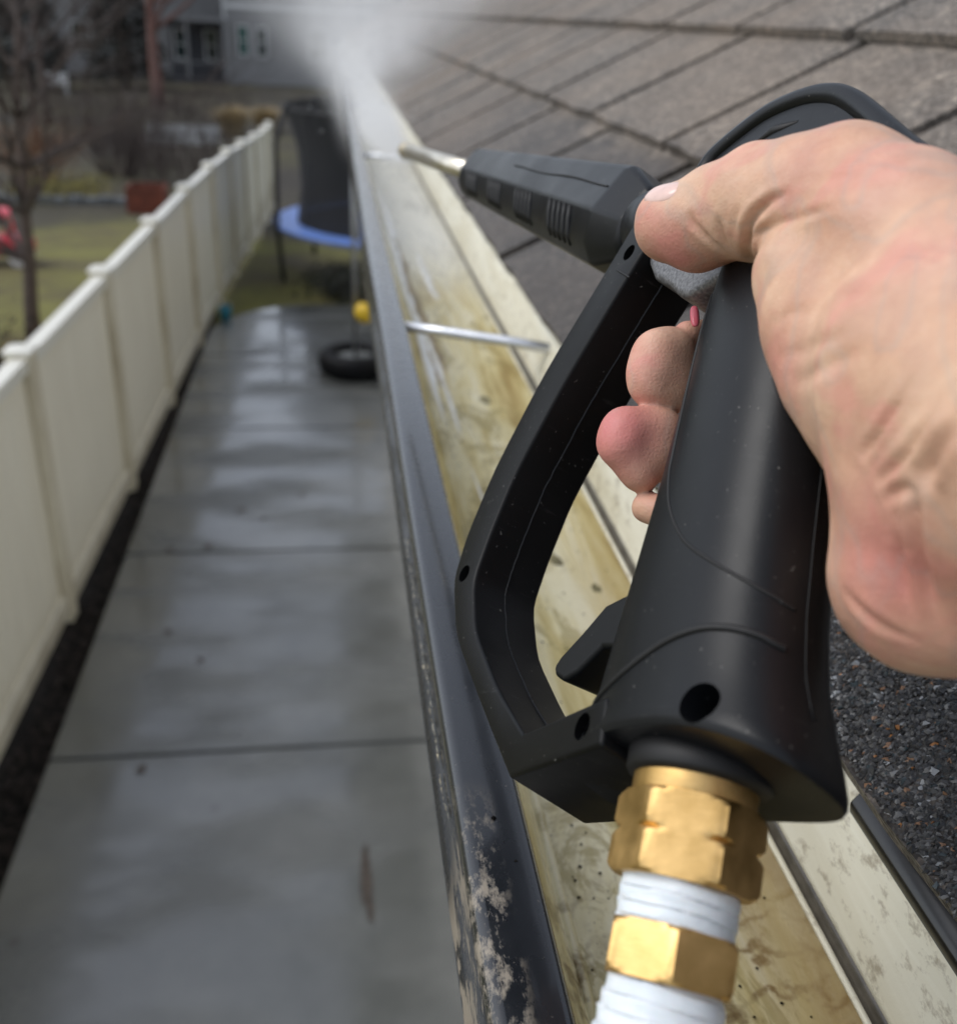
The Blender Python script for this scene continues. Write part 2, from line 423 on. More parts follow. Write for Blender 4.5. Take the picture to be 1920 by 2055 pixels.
M['twig'] = simple("twig", (0.06, 0.045, 0.04), 0.85, var=0.4, scale=6)
M['twig_grey'] = simple("twig_grey", (0.14, 0.13, 0.12), 0.85, var=0.4, scale=3)
M['twig_rust'] = simple("twig_rust", (0.17, 0.085, 0.045), 0.85, var=0.4, scale=4)
M['leaf_yellow'] = simple("leaf_yellow", (0.22, 0.19, 0.05), 0.8, var=0.4, scale=4)
M['needle'] = simple("needle", (0.022, 0.026, 0.020), 0.8, var=0.5, scale=2)
M['straw'] = simple("straw", (0.36, 0.28, 0.16), 0.85, var=0.3, scale=6)
M['house_grey'] = simple("house_grey", (0.20, 0.20, 0.205), 0.7, var=0.08, scale=0.7)
M['house_light'] = simple("house_light", (0.23, 0.23, 0.235), 0.7, var=0.06, scale=0.7)
M['house_dark'] = simple("house_dark", (0.045, 0.047, 0.055), 0.7, var=0.2, scale=1)
M['trim_white'] = simple("trim_white", (0.62, 0.63, 0.64), 0.5, var=0.05)
M['roof_far'] = simple("roof_far", (0.10, 0.095, 0.095), 0.9, var=0.2, scale=1)
q = N("window_glass"); q.set(Base_Color=(0.02, 0.035, 0.035), Roughness=0.06, Specular_IOR_Level=0.6); M['glass'] = q.m
q = N("window_glass_green"); q.set(Base_Color=(0.02, 0.09, 0.08), Roughness=0.1); M['glass_green'] = q.m
M['rust'] = simple("rust_steel", (0.14, 0.035, 0.018), 0.75, var=0.4, scale=6)
M['stone'] = simple("border_stone", (0.13, 0.14, 0.145), 0.85, var=0.3, scale=4)
M['rope'] = simple("rope", (0.35, 0.33, 0.28), 0.8)


# ------------------------------------------------------------------ the setting: ground, path, soil
def gz(x, y):
    t = min(max((y - 12.0) / 9.0, 0), 1); t = t * t * (3 - 2 * t)
    return -0.05 - 0.38 * t + 0.02 * math.sin(x * 0.7) * math.cos(y * 0.5) * (1 if y > 12.6 else 0.3)

xs = np.concatenate([np.linspace(-300, -40, 8), np.linspace(-36, 36, 73), np.linspace(40, 300, 8)])
ys = np.concatenate([np.linspace(-40, -2, 6), np.linspace(0, 40, 41), np.linspace(44, 90, 14), np.linspace(110, 500, 8)])
gv = [(x, y, gz(x, y)) for y in ys for x in xs]
nx = len(xs)
gf = np.array([(j * nx + i, j * nx + i + 1, (j + 1) * nx + i + 1, (j + 1) * nx + i) for j in range(len(ys) - 1) for i in range(nx - 1)])
tag(obj("ground", gv, gf, M['lawn'], smooth=True), kind='structure')

path = empty("path"); tag(path, kind='structure')
PX0, PX1 = -1.435, 0.62
def slab(y0, y1, curve=False):
    g = 0.012
    if not curve:
        poly = [(PX0, y0 + g), (PX1, y0 + g), (PX1, y1 - g), (PX0, y1 - g)]
    else:
        poly = [(PX0, y0 + g), (PX1, y0 + g), (PX1, y1)]
        c = (PX0 + 1.25, y1 - 1.35)
        for k in range(13):
            a = R(90 + 90 * k / 12); poly.append((c[0] + 1.25 * math.cos(a), c[1] + 1.35 * math.sin(a)))
    n = len(poly)
    v = [(x, y, -0.10) for x, y in poly] + [(x, y, 0.0) for x, y in poly]
    f = [tuple(range(n - 1, -1, -1)), tuple(range(n, 2 * n))] + [(k, (k + 1) % n, n + (k + 1) % n, n + k) for k in range(n)]
    return obj("slab", v, f, M['concrete'], path, bevel=0.012, seg=3)
for y0, y1 in ((-2.2, -0.15), (-0.15, 1.92), (1.92, 3.96), (3.96, 6.02), (6.02, 8.27), (8.27, 10.36)): slab(y0, y1)
slab(10.36, 12.42, True)
MB().box(PX0 + 0.01, PX1 - 0.01, -2.1, 10.9, -0.09, -0.022).obj("joint_bed", M['stone'], path)
# the dark streak of spilled water and a few leaf stains on the slab below
def blob(name, cx, cy, rx, ry, z, mat, parent, seed=0, n=22):
    rr = random.Random(seed); ph = [rr.uniform(0, 6.28) for _ in range(4)]
    pts = []
    for k in range(n):
        a = 2 * math.pi * k / n; s = 1 + 0.12 * math.sin(2 * a + ph[0]) + 0.1 * math.sin(3 * a + ph[1]) + 0.06 * math.sin(5 * a + ph[2])
        pts.append((cx + rx * s * math.cos(a), cy + ry * s * math.sin(a), z))
    return obj(name, pts, [tuple(range(n))], mat, parent)
M['stain'] = simple("mud_stain", (0.055, 0.043, 0.034), 0.35, var=0.5, scale=40)
blob("mud_streak", 0.085, 3.08, 0.022, 0.20, 0.003, M['stain'], path, 3)
blob("mud_streak", 0.095, 2.93, 0.014, 0.10, 0.0045, M['stain'], path, 9)
for i, (x, y, r_) in enumerate([(-0.98, 3.85, .026), (-0.72, 6.65, .035), (-0.55, 6.5, .02), (-1.02, 5.05, .022), (-0.8, 4.75, .02), (-0.9, 6.1, .03), (-1.15, 6.05, .03), (-0.28, 6.9, .022)]):
    blob("leaf_stain", x, y, r_, r_ * 1.3, 0.003, M['stain'], path, i)

sv, sf = [], []
for j, y in enumerate(np.linspace(-2, 12.2, 160)):
    for i, x in enumerate(np.linspace(0, 1, 5)):
        fx = -1.84 + 0.0265 * y
        sv.append((fx + (PX0 - fx) * x, y, -0.045 + 0.022 * random.random()))
sf = np.array([(j * 5 + i, j * 5 + i + 1, j * 5 + i + 6, j * 5 + i + 5) for j in range(159) for i in range(4)])
so = obj("soil", sv, sf, M['soil'], smooth=True); tag(so, kind='structure')
cv, cf = [], []
for k in range(2600):
    y = random.uniform(1.5, 12); fx = -1.75 + 0.0265 * y; x = random.uniform(fx, PX0 - 0.005); a = random.uniform(0, 6.28); l = random.uniform(.008, .03); wd = l * .4
    dx, dy = math.cos(a) * l, math.sin(a) * l; z = -.03 + random.uniform(0, .012); b = len(cv)
    cv += [(x - dx, y - dy, z), (x + dy * wd / l, y - dx * wd / l, z + .006), (x + dx, y + dy, z + random.uniform(0, .01)), (x - dy * wd / l, y + dx * wd / l, z + .003)]
    cf.append((b, b + 1, b + 2, b + 3))
tag(obj("mulch", cv, cf, M['mulch']), "dark wood mulch in the strip between fence and path", "mulch", kind='stuff')


# ------------------------------------------------------------------ the house whose eave we look along
SL = 7 / 12; LS = math.hypot(1, SL); EX = Vector((1 / LS, 0, SL / LS)); EN = Vector((-SL / LS, 0, 1 / LS)); EY = Vector((0, 1, 0))
E0 = Vector((0.190, 0, 3.110))
YA, YB = -1.6, 11.9
house = empty("house", (0.62, 5, 0))
tag(house, "house with grey shingle roof whose eave carries the gutter", "house")
def hp(o): o.parent = house; o.matrix_parent_inverse = Matrix.Translation((-0.62, -5, 0)); return o
hp(MB().box(0.62, 0.80, YA, YB, 0, 3.02).obj("wall", M['siding']))
hp(MB().box(0.235, 0.62, YA, YB, 3.02, 3.035).obj("soffit", M['soffit']))
hp(MB().box(0.212, 0.235, YA, YB, 2.93, 3.095).obj("fascia", M['soffit']))
def rp(s, y, h): return E0 + EX * s + EY * y + EN * h
SMAX = 3.6
roof = hp(MB().raw([rp(0.02, YA, -.03), rp(SMAX, YA, -.03), rp(SMAX, YB, -.03), rp(0.02, YB, -.03), rp(0.005, YA, -.002), rp(SMAX, YA, -.002), rp(SMAX, YB, -.002), rp(0.005, YB, -.002)],
     [(0, 3, 2, 1), (4, 5, 6, 7), (0, 1, 5, 4), (1, 2, 6, 5), (2, 3, 7, 6), (3, 0, 4, 7)]).obj("roof", M['deck']))
EXPO, TW, GAP = 0.240, 0.34, 0.024
def tab_mesh(seed, joined=None, s0=0, y0=0):
    rr = random.Random(seed)
    L = EXPO + 0.03; n = 8; th = 0.0115
    pts_low = [(rr.uniform(-.0022, .0022), GAP / 2 + (TW - GAP) * k / n) for k in range(n + 1)]
    top, bot = [], []
    for s, y in pts_low:
        top.append(rp(s, y, 0.0200 + rr.uniform(-.0006, .0006))); bot.append(rp(s, y, 0.0200 - th))
    top2 = [rp(L, y, 0.004) for s, y in pts_low]; bot2 = [rp(L, y, 0.004 - th) for s, y in pts_low]
    v = [p - E0 for p in top + top2 + bot + bot2]; m_ = n + 1; f = []
    for k in range(n):
        f.append((k, m_ + k, m_ + k + 1, k + 1)); f.append((k, k + 1, 2 * m_ + k + 1, 2 * m_ + k))
    f.append((0, 2 * m_, 3 * m_, m_)); f.append((n, m_ + n, 3 * m_ + n, 2 * m_ + n))
    return v, f
tabs = []
for s in range(5):
    v, f = tab_mesh(s); m = mesh_from("shingle", v, f); m.materials.append(M['shingle']); tabs.append((m, v, f))
rowoff = {0: 0.93, 1: 1.02, 2: 1.05, 3: 0.90, 4: 1.0, 5: 0.92}
far_v, far_f = [], []
cnt = 0
for row in range(15):
    s = -0.006 if row == 0 else 0.215 + EXPO * (row - 1)
    off = rowoff.get(row, random.uniform(0, TW)) % TW
    y = YA - TW + off
    while y + TW < YB + TW:
        jit = random.uniform(-.004, .004)
        p = E0 + EX * s + EY * (y + jit) + EN * (0.0005 if row else 0.001)
        if y > YB - TW: y += TW; continue
        if row <= 5 and 0.0 <= y + TW < 9.2 and not (row >= 3 and y < 0.6):
            o = bpy.data.objects.new("shingle", tabs[random.randrange(5)][0]); col.objects.link(o); o.parent = roof; o.location = p
            cnt += 1
        else:
            m, v, f = tabs[random.randrange(5)]; b = len(far_v)
            far_v += [tuple(Vector(q_) + p) for q_ in v]; far_f += [tuple(i + b for i in q_) for q_ in f]
        y += TW
print("tabs", cnt)
fs = obj("shingles_beyond", far_v, far_f, M['shingle'], roof, recalc=False); tag(fs, kind='stuff')
# loose mineral granules on the soaked first course, near enough to see one by one
GN = 60000
gs = rng.uniform(-0.006, 0.12, GN); gy = rng.uniform(0.14, 0.56, GN)
keep = rng.uniform(0, 1, GN) < np.clip(1.1 - 1.1 * (gy - 0.34) / 0.2, 0.0, 1)
gs, gy = gs[keep], gy[keep]; GN = len(gs)
octv = np.array([(1, 0, 0), (-1, 0, 0), (0, 1, 0), (0, -1, 0), (0, 0, 1), (0, 0, -1)], float)
octf = np.array([(0, 2, 4), (2, 1, 4), (1, 3, 4), (3, 0, 4), (2, 0, 5), (1, 2, 5), (3, 1, 5), (0, 3, 5)])
jv = octv[None] * rng.uniform(.6, 1.25, (GN, 6, 1)) + rng.normal(0, .22, (GN, 6, 3))
sz = rng.uniform(.0006, .0013, GN) * np.where(rng.uniform(0, 1, GN) < .1, 1.35, 1)
ang = rng.uniform(0, 6.28, GN); ca, sa = np.cos(ang), np.sin(ang)
lx = (jv[:, :, 0] * ca[:, None] - jv[:, :, 1] * sa[:, None]) * sz[:, None] * 1.2; ly = (jv[:, :, 0] * sa[:, None] + jv[:, :, 1] * ca[:, None]) * sz[:, None]
lz = jv[:, :, 2] * sz[:, None] * .7
hgt = 0.0207 - 0.0157 * np.clip((gs + .006) / .27, 0, 1) + sz * .3
ex, en, e0 = np.array(EX), np.array(EN), np.array(E0)
GV = e0 + (gs[:, None] + lx)[..., None] * ex + (gy[:, None] + ly)[..., None] * np.array([0, 1, 0]) + (hgt[:, None] + lz)[..., None] * en
GF = (octf[None] + (np.arange(GN) * 6)[:, None, None]).reshape(-1, 3)
go = obj("granules", GV.reshape(-1, 3), GF, M['granule'], roof, recalc=False); tag(go, kind='stuff')
pal = np.array([(.028, .028, .029), (.045, .043, .042), (.065, .062, .06), (.10, .098, .095), (.17, .168, .165), (.34, .35, .36), (.36, .15, .04), (.24, .13, .07), (.04, .055, .06)])
ci = rng.choice(len(pal), GN, p=[.28, .24, .19, .13, .078, .02, .006, .016, .04])
ca_ = go.data.color_attributes.new("tone", 'FLOAT_COLOR', 'POINT')
ca_.data.foreach_set("color", np.repeat(np.c_[pal[ci], np.ones(GN)], 6, axis=0).astype(np.float32).ravel())
# metal drip edge, two lengths lapped near us
for k, (y0, y1, dx, dz) in enumerate(((YA, 0.250, 0.0035, 0.001), (0.235, YB, 0.0065, -0.0005))):
    pr = [(0.180 + dx, 3.098 + dz), (0.1835 + dx, 3.1035 + dz), (0.205, 3.1150 + dz), (0.30, 3.1715 + dz), (0.30, 3.1680 + dz), (0.207, 3.1105 + dz), (0.187 + dx, 3.0990 + dz), (0.1840 + dx, 3.0940 + dz), (0.181 + dx, 3.0930 + dz)]
    hp(MB().prism(pr, y0, y1).obj("drip_edge", M['drip'], bevel=0.0012, seg=2))

# ------------------------------------------------------------------ the gutter
GY0, GY1 = -1.5, 11.85
gut = empty("gutter", (0.11, 5, 3.0))
tag(gut, "black painted metal gutter with stained cream inside, hung along the eave", "gutter")
def gp(o): o.parent = gut; o.matrix_parent_inverse = Matrix.Translation((-0.11, -5, -3.0)); return o
def strip(name, prof, mat, y0=GY0, y1=GY1, th=0.0009, ny=180, wob=0.0, smooth=True):
    """sheet metal: an open (x, z) profile drawn along the eave, with real thickness"""
    yv = np.concatenate([np.linspace(y0, 0, 12)[:-1], np.linspace(0, 2.5, ny // 2), np.linspace(2.5, y1, ny // 2)[1:]])
    P = len(prof); v = []
    for y in yv:
        a = wob * math.sin(y * 3.1) + wob * .6 * math.sin(y * 8.3 + 1)
        for i, (x, z) in enumerate(prof): v.append((x + a * (1 if i else .5), y, z + a * .7))
    f = np.array([(j * P + i, j * P + i + 1, (j + 1) * P + i + 1, (j + 1) * P + i) for j in range(len(yv) - 1) for i in range(P - 1)])
    o = obj(name, v, f, mat, None, smooth=smooth)
    sm = o.modifiers.new("thick", 'SOLIDIFY'); sm.thickness = th; sm.offset = 0
    return gp(o)
def arc(cx, cz, r_, a0, a1, n=6): return [(cx + r_ * math.cos(R(a0 + (a1 - a0) * k / n)), cz + r_ * math.sin(R(a0 + (a1 - a0) * k / n))) for k in range(n + 1)]
Z = 3.10
# black front: rolled lip and the K-profile face below
lipp = [(0.0640, Z - .016)] + arc(0.0595, Z - .004, .0035, 0, 90, 4) + arc(0.0435, Z - .0055, .0048, 90, 180, 6) + [(0.0385, Z - .018), (0.0392, Z - .026)] + arc(0.050, Z - .045, .0125, 160, 230, 6) + [(0.058, Z - .066), (0.078, Z - .083), (0.084, Z - .10)]
strip("front_face", lipp, M['gutter_black'], wob=0.0004)
strip("trough", [(0.0630, Z - .0165), (0.062, Z - .022), (0.066, Z - .045), (0.075, Z - .066), (0.0905, Z - .0915), (0.0935, Z - .0955), (0.098, Z - .0975), (0.150, Z - .099), (0.2000, Z - .0985), (0.2045, Z - .095), (0.2060, Z - .06), (0.2065, Z - .012)], M['gutter_cream'], wob=0.0006)
strip("ridge", arc(0.0925, Z - .0925, .0022, 20, 160, 5), M['gutter_cream'], wob=0.0006)
strip("apron", [(0.1905, Z + .0045), (0.1865, Z - .002), (0.1785, Z - .041), (0.1778, Z - .0435)], M['apron'], wob=0.0005)
strip("hem_shade_strip", [(0.1780, Z - .0432), (0.1772, Z - .0465), (0.1758, Z - .0497)], M['hem'], wob=0.0005)  # dark strip drawn in place of the shade behind the hem
strip("hem", arc(0.1748, Z - .0505, .0011, -60, 200, 6), M['apron'], wob=0.0005)
# ferrule-and-spike hangers
for y in (-0.36, 0.845, 2.05, 3.25, 4.45, 5.65, 6.9, 8.1, 9.3, 10.5):
    gp(MB().tube([(0.060, y + .034, Z - .0065), (0.100, y + .014, Z - .006), (0.150, y - .012, Z - .006), (0.208, y - .042, Z - .0075)], .0047, 14).obj("hanger", M['alu'], smooth=True))
# flakes of peeling paint along the outer edge of the lip
chv, chf = [], []
for k in range(46):
    y = 0.27 + 0.22 * (k / 46) + random.uniform(-.003, .003); l = random.uniform(.002, .006); hh = random.uniform(.0008, .0028)
    x = 0.0381 - random.uniform(0, .0006); z = Z - .0135 - random.uniform(0, .004) - .004 * math.sin(k * .35) ** 2; b = len(chv)
    chv += [(x, y - l, z), (x - .0006, y - l * .3, z + hh), (x - .0008, y + l * .6, z + hh * .6), (x, y + l, z - .0004), (x - .0002, y, z - .0009)]
    chf.append((b, b + 1, b + 2, b + 3, b + 4))
tag(gp(obj("paint_flakes", chv, chf, M['chip'])), kind='stuff')
# grit crumbs on the lip and in the trough
crv, crf = [], []
def crumb(x, y, z, r_):
    b = len(crv); j = [random.uniform(.6, 1.3) for _ in range(6)]
    for k, (a, b2, c) in enumerate(octv): crv.append((x + a * r_ * j[k], y + b2 * r_ * j[k], z + c * r_ * .7 * j[k]))
    crf.extend([tuple(b + i for i in t) for t in octf])
for k in range(70): crumb(random.uniform(.043, .060), random.uniform(.15, .9), Z - .0003, random.uniform(.0002, .0006))
crumb(.0515, .252, Z + .0004, .0011); crumb(.056, .232, Z + .0002, .0007)
for k in range(260): crumb(random.gauss(.108, .012), random.uniform(.12, 1.0), Z - .0965, random.uniform(.0003, .0011))
for k in range(120): crumb(random.uniform(.13, .19), random.uniform(.12, .8), Z - .0975, random.uniform(.0003, .0009))
tag(gp(obj("grit", crv, crf, M['soil'])), kind='stuff')
# pale flaky streaks of washed-off film along the front of the trough floor
def streak(x0, x1, y0, y1, wd, seed, mt='film', dz=0.0):
    rr = random.Random(seed); v = []; n = 90; ph = rr.uniform(0, 6); e1 = e2 = 0.0
    for j in range(n + 1):
        t = j / n; y = y0 + (y1 - y0) * t; e = min(1, 5 * t, 4 * (1 - t)) ** .6; e1 = .7 * e1 + rr.gauss(0, .16); e2 = .7 * e2 + rr.gauss(0, .22)
        cx = x0 + (x1 - x0) * t + .0018 * math.sin(y * 11 + ph); h = wd * e
        for q_, zz in ((-1 + e1 * .6, 0.0), (-.5, .0005), (.4, .0005), (1 + e2, 0.0)): v.append((cx + h * q_, y, Z - .0968 + dz + zz - .0014 * max(0, min(1, (cx - .098) / .03))))
    f = np.array([(j * 4 + i, j * 4 + i + 1, j * 4 + i + 5, j * 4 + i + 4) for j in range(n) for i in range(3)])
    return gp(obj("film_streak", v, f, M[mt], smooth=True))
for a_ in ((.1085, .1045, .84, 1.72, .0050, 11), (.1190, .1140, .78, 1.36, .0040, 12), (.1250, .1190, .50, .84, .0050, 13)): streak(*a_, 'silt_brown', -.0004)
streak(.1035, .0985, .86, 1.62, .0042, 1); streak(.1005, .0990, 1.45, 2.3, .0070, 2); streak(.1125, .1095, .80, 1.22, .0030, 5); streak(.140, .136, 1.32, 1.62, .0050, 8); streak(.119, .113, .52, .80, .0050, 9)
for i_, (x, y, r_) in enumerate(((.150, .93, .005), (.168, .70, .006), (.163, .66, .004), (.146, .80, .0035), (.155, .60, .004), (.175, .56, .003))):
    gp(blob("grime_spot", x, y, r_, r_ * 2.2, Z - .0980, M['grime'], None, 40 + i_))

# ------------------------------------------------------------------ spray gun (local millimetres: x forward of the grip, y to its right, z up the grip)
MM = 0.001
GO = Vector((0.09787062, 0.1611976, 3.35 - 0.11994961))
gx = Vector((-0.39192028, 0.68487755, -0.61428107)); gl = Vector((-0.8643279, -0.04536177, 0.50087882)); gu = Vector((0.31517578, 0.72724483, 0.60973697))
gy_ = -gl
GM = Matrix(((gx.x, gy_.x, gu.x, GO.x), (gx.y, gy_.y, gu.y, GO.y), (gx.z, gy_.z, gu.z, GO.z), (0, 0, 0, 1)))
gun = empty("pressure_washer_gun"); gun.matrix_world = GM
tag(gun, "black plastic pressure washer gun with brass fitting, held over the gutter", "spray gun")
def gobj(mb, name, mat, parent=gun, **k):
    o = obj(name, [(a * MM, b * MM, c * MM) for a, b, c in mb.v], mb.f, mat, parent, **k); return o
ST = [(-27, -10.0, 64, 20.5, .78), (-22, -8.5, 61, 20.2, .78), (-14, -5, 58.5, 19.5, .78), (-4, -1.5, 57, 18.8, .76), (10, 0, 55.5, 18.2, .78), (30, 0.5, 53, 17.6, .8), (52, 0.5, 50, 17.2, .82), (75, 0, 48, 17.0, .84), (100, -1, 45, 17, .84), (122, -3, 40, 17, .82), (145, -4, 36, 17, .8), (160, -2, 36, 16, .8)]
def hst(v):
    z = [s[0] for s in ST]; return [float(np.interp(v, z, [s[i] for s in ST])) for i in (1, 2, 3, 4)]
def hring(v, n=64, sc=1.0, arch=0.0):
    b, f_, w_, p = hst(v); uc, a = (b + f_) / 2, (f_ - b) / 2; out = []
    for k in range(n):
        t = 2 * math.pi * k / n; c, s = math.cos(t), math.sin(t)
        u_ = uc + sc * a * math.copysign(abs(c) ** p, c); y_ = sc * w_ * math.copysign(abs(s) ** p, s)
        out.append((u_, y_, v + arch * (2.5 - 5.5 * ((u_ - 25) / 42) ** 2 - 4.5 * y_ / 18)))
    return out
def hside(u_, v):
    b, f_, w_, p = hst(v); uc, a = (b + f_) / 2, (f_ - b) / 2
    return -w_ * max(0.0, 1 - min(1, abs((u_ - uc) / a)) ** (2 / p)) ** (p / 2)
mb = MB()
rings = [hring(-26, sc=.5, arch=.9), hring(-27, sc=.9, arch=1), hring(-26.8, sc=.965, arch=1), hring(-25.6, sc=.992, arch=1), hring(-24, sc=1, arch=.9)] + [hring(v, arch=max(0, (-v - 8) / 20)) for v in range(-20, 141, 5)]
mb.loft(rings)
handle = gobj(mb, "handle", M['plastic'], smooth=True)
def cyl(c, ax, r_, L, n=28):
    m_ = MB(); c = Vector(c) * MM; ax = Vector(ax).normalized() * MM * L
    m_.tube([c - ax, c + ax], r_ * MM, n); return m_.v, m_.f
cut(handle, [cyl((9.3, -18, -15.0), (0, 1, 0), 4.6, 11), cyl((48.0, -13, -17.5), (.35, 1, 0), 3.4, 9)])
handle.data.polygons.foreach_set("use_smooth", np.full(len(handle.data.polygons), True))
md = handle.modifiers.new("es", 'EDGE_SPLIT'); md.split_angle = R(40)
for nm, pts in (("grip_seam", [(36.8, 112), (37.3, 95), (37.6, 79), (37.4, 57.6), (36.7, 49.9), (32.1, 37.7), (22.3, 25.4), (3.0, 12.5), (1.0, 11.0), (.12, 10.2)]),
                ("base_seam", [(52.7, -11.9), (40.7, -7.1), (25.9, -0.4), (15.3, 2.5), (8, 2.8), (2.6, 1.9), (.4, 0.8), (-.55, 0.2)])):
    P_ = []
    for i in range(len(pts) - 1):
        for k in range(8):
            t = k / 8; p0, p1, p2, p3 = (np.array(pts[max(0, min(len(pts) - 1, i + d))]) for d in (-1, 0, 1, 2))
            q_ = .5 * ((2 * p1) + (-p0 + p2) * t + (2 * p0 - 5 * p1 + 4 * p2 - p3) * t * t + (-p0 + 3 * p1 - 3 * p2 + p3) * t ** 3)
            P_.append((q_[0], hside(q_[0], q_[1]) + .12, q_[1]))
    gobj(MB().tube(P_, .95 if nm == "base_seam" else .5, 8), nm, M['groove'], handle, smooth=True)
# parting line down the back of the grip
gobj(MB().tube([(hst(v)[0] - .02, 0, v) for v in range(-14, 130, 4)], .38, 6), "parting_line", M['plastic_rough'], handle, smooth=True)
# guard: a wide flat bow from the base round to the body
GI = [(40, -11), (84, -15.5), (105, 0), (128, 21.5), (139, 42), (136, 59), (129, 82), (111, 112), (86, 144), (70, 163)]
GOo = [(38, -23.5), (85, -28), (108, -8), (140, 21), (154, 45), (153, 63), (145, 89), (126, 123), (96, 160), (80, 180)]
def dens(P):
    out = [P[0], P[1]]
    for i in range(2, len(P) - 1):
        a_, b_, c_ = (np.array(P[j], float) for j in (i - 1, i, i + 1)); out += [tuple(b_ + (a_ - b_) * .22), tuple(b_ + (a_ - b_) * .06 + (c_ - b_) * .06), tuple(b_ + (c_ - b_) * .22)]
    return out + [P[-1]]
GI, GOo = dens(GI), dens(GOo)
def bow(seg=1):
    m_ = MB(); H = 13.2; n = len(GI); v, f = [], []
    for i_, ((a, b), (c, d)) in enumerate(zip(GI, GOo)):
        H = 19.4 if i_ == 0 else 13.2
        v += [(a, -H, b), (a, H, b - 2.5 * (b < -9)), (c, H + .6, d - 5 * (d < -20)), (c, -H - .6, d)]
    for i in range(n - 1):
        for k in range(4): f.append((4 * i + k, 4 * i + (k + 1) % 4, 4 * i + 4 + (k + 1) % 4, 4 * i + 4 + k))
    f += [(3, 2, 1, 0), (4 * n - 4, 4 * n - 3, 4 * n - 2, 4 * n - 1)]
    return m_.raw(v, f)
guard = gobj(bow(), "trigger_guard", M['plastic_rough'])
bv = guard.modifiers.new("bv", 'BEVEL'); bv.width = 1.3 * MM; bv.segments = 3; bv.limit_method = 'ANGLE'; bv.angle_limit = R(40)
bpy.context.view_layer.update(); bake(guard)
cut(guard, [cyl((146.5, -15, 46), (0, 1, 0), 3.2, 8), cyl((86.5, -15, 157), (0, 1, 0), 3.0, 8), cyl((49.5, -17.5, -17.6), (.12, 1, 0), 3.5, 7)])
guard.data.polygons.foreach_set("use_smooth", np.full(len(guard.data.polygons), True))
md = guard.modifiers.new("es", 'EDGE_SPLIT'); md.split_angle = R(33)
gobj(MB().tube([(90.9, -14.0, 151.4), (86.8, -13.85, 147.6), (82.7, -13.4, 143.8)], .35, 6), "joint_line", M['groove'], guard)
pl = []
for i in range(1, len(GI) - 1):
    for k in range(5):
        t = k / 5; pl.append((GI[i][0] * (1 - t) + GI[i + 1][0] * t - .02, random.uniform(-.15, .15), GI[i][1] * (1 - t) + GI[i + 1][1] * t))
gobj(MB().tube(pl, .33, 5), "parting_line", M['plastic'], guard)
# body over the hand, with its rolled rim
BP = [(54, 158), (54, 172), (48, 176.5), (29, 177), (14.5, 172.5), (2.5, 165), (-8, 153), (-26, 123), (-37.5, 104.5), (-36, 97), (-22, 100), (-6, 118), (10, 130), (30, 138)]
body = gobj(MB().raw([(a, -13, b) for a, b in BP] + [(a, 15, b) for a, b in BP], [tuple(range(len(BP))), tuple(range(2 * len(BP) - 1, len(BP) - 1, -1))] + [(k, (k + 1) % len(BP), len(BP) + (k + 1) % len(BP), len(BP) + k) for k in range(len(BP))]), "body", M['plastic'])
RP = BP[1:10]
def smooth_line(pts, n=6):
    out = []
    for i in range(len(pts) - 1):
        for k in range(n):
            t = k / n; p0, p1, p2, p3 = (np.array(pts[max(0, min(len(pts) - 1, i + d))]) for d in (-1, 0, 1, 2))
            out.append(tuple(.5 * ((2 * p1) + (-p0 + p2) * t + (2 * p0 - 5 * p1 + 4 * p2 - p3) * t * t + (-p0 + 3 * p1 - 3 * p2 + p3) * t ** 3)))
    return out + [tuple(pts[-1])]
gobj(MB().tube([(a, -12, b) for a, b in smooth_line(RP)], 3.2, 12), "rim", M['plastic'], body, smooth=True)
gobj(MB().tube([(30, -12.6, 166), (22, -12.4, 166), (12, -12.6, 161.5)], [.6, 1.7, .6], 8), "slot", M['groove'], body, smooth=True)
# trigger lever in front of the grip
TP = [(44, 20), (60, 22), (72, 22.5), (80, 15.5), (89, 9), (91.5, 6), (90, 3.2), (84, 1.5), (76, 3), (68, 9), (56, 12), (44, 12)]
def plate(poly, y0, y1): 
    n = len(poly); return MB().raw([(a, y0, b) for a, b in poly] + [(a, y1, b) for a, b in poly], [tuple(range(n)), tuple(range(2 * n - 1, n - 1, -1))] + [(k, (k + 1) % n, n + (k + 1) % n, n + k) for k in range(n)])
trig = gobj(plate([(44, 26), (66, 22), (74, 15.5), (83, 9), (85.5, 6), (84, 3.2), (79, 1.0), (73, 3), (64, 9), (44, 6)], -7.5, 7.5), "trigger", M['plastic'], bevel=1.6 * MM, seg=3)
gobj(plate([(42, 24), (54, 24), (55, 60), (53, 100), (51, 118), (40, 118)], -3.5, 7.5), "trigger_lever", M['plastic_rough'], trig, bevel=1.5 * MM, seg=3)
gobj(plate([(38, 121), (54, 122), (59, 126), (65, 133), (74, 141), (79, 150), (80, 158), (60, 160), (36, 150)], -10, 9), "trigger_pivot", M['cast'], trig, bevel=2.5 * MM, seg=3)
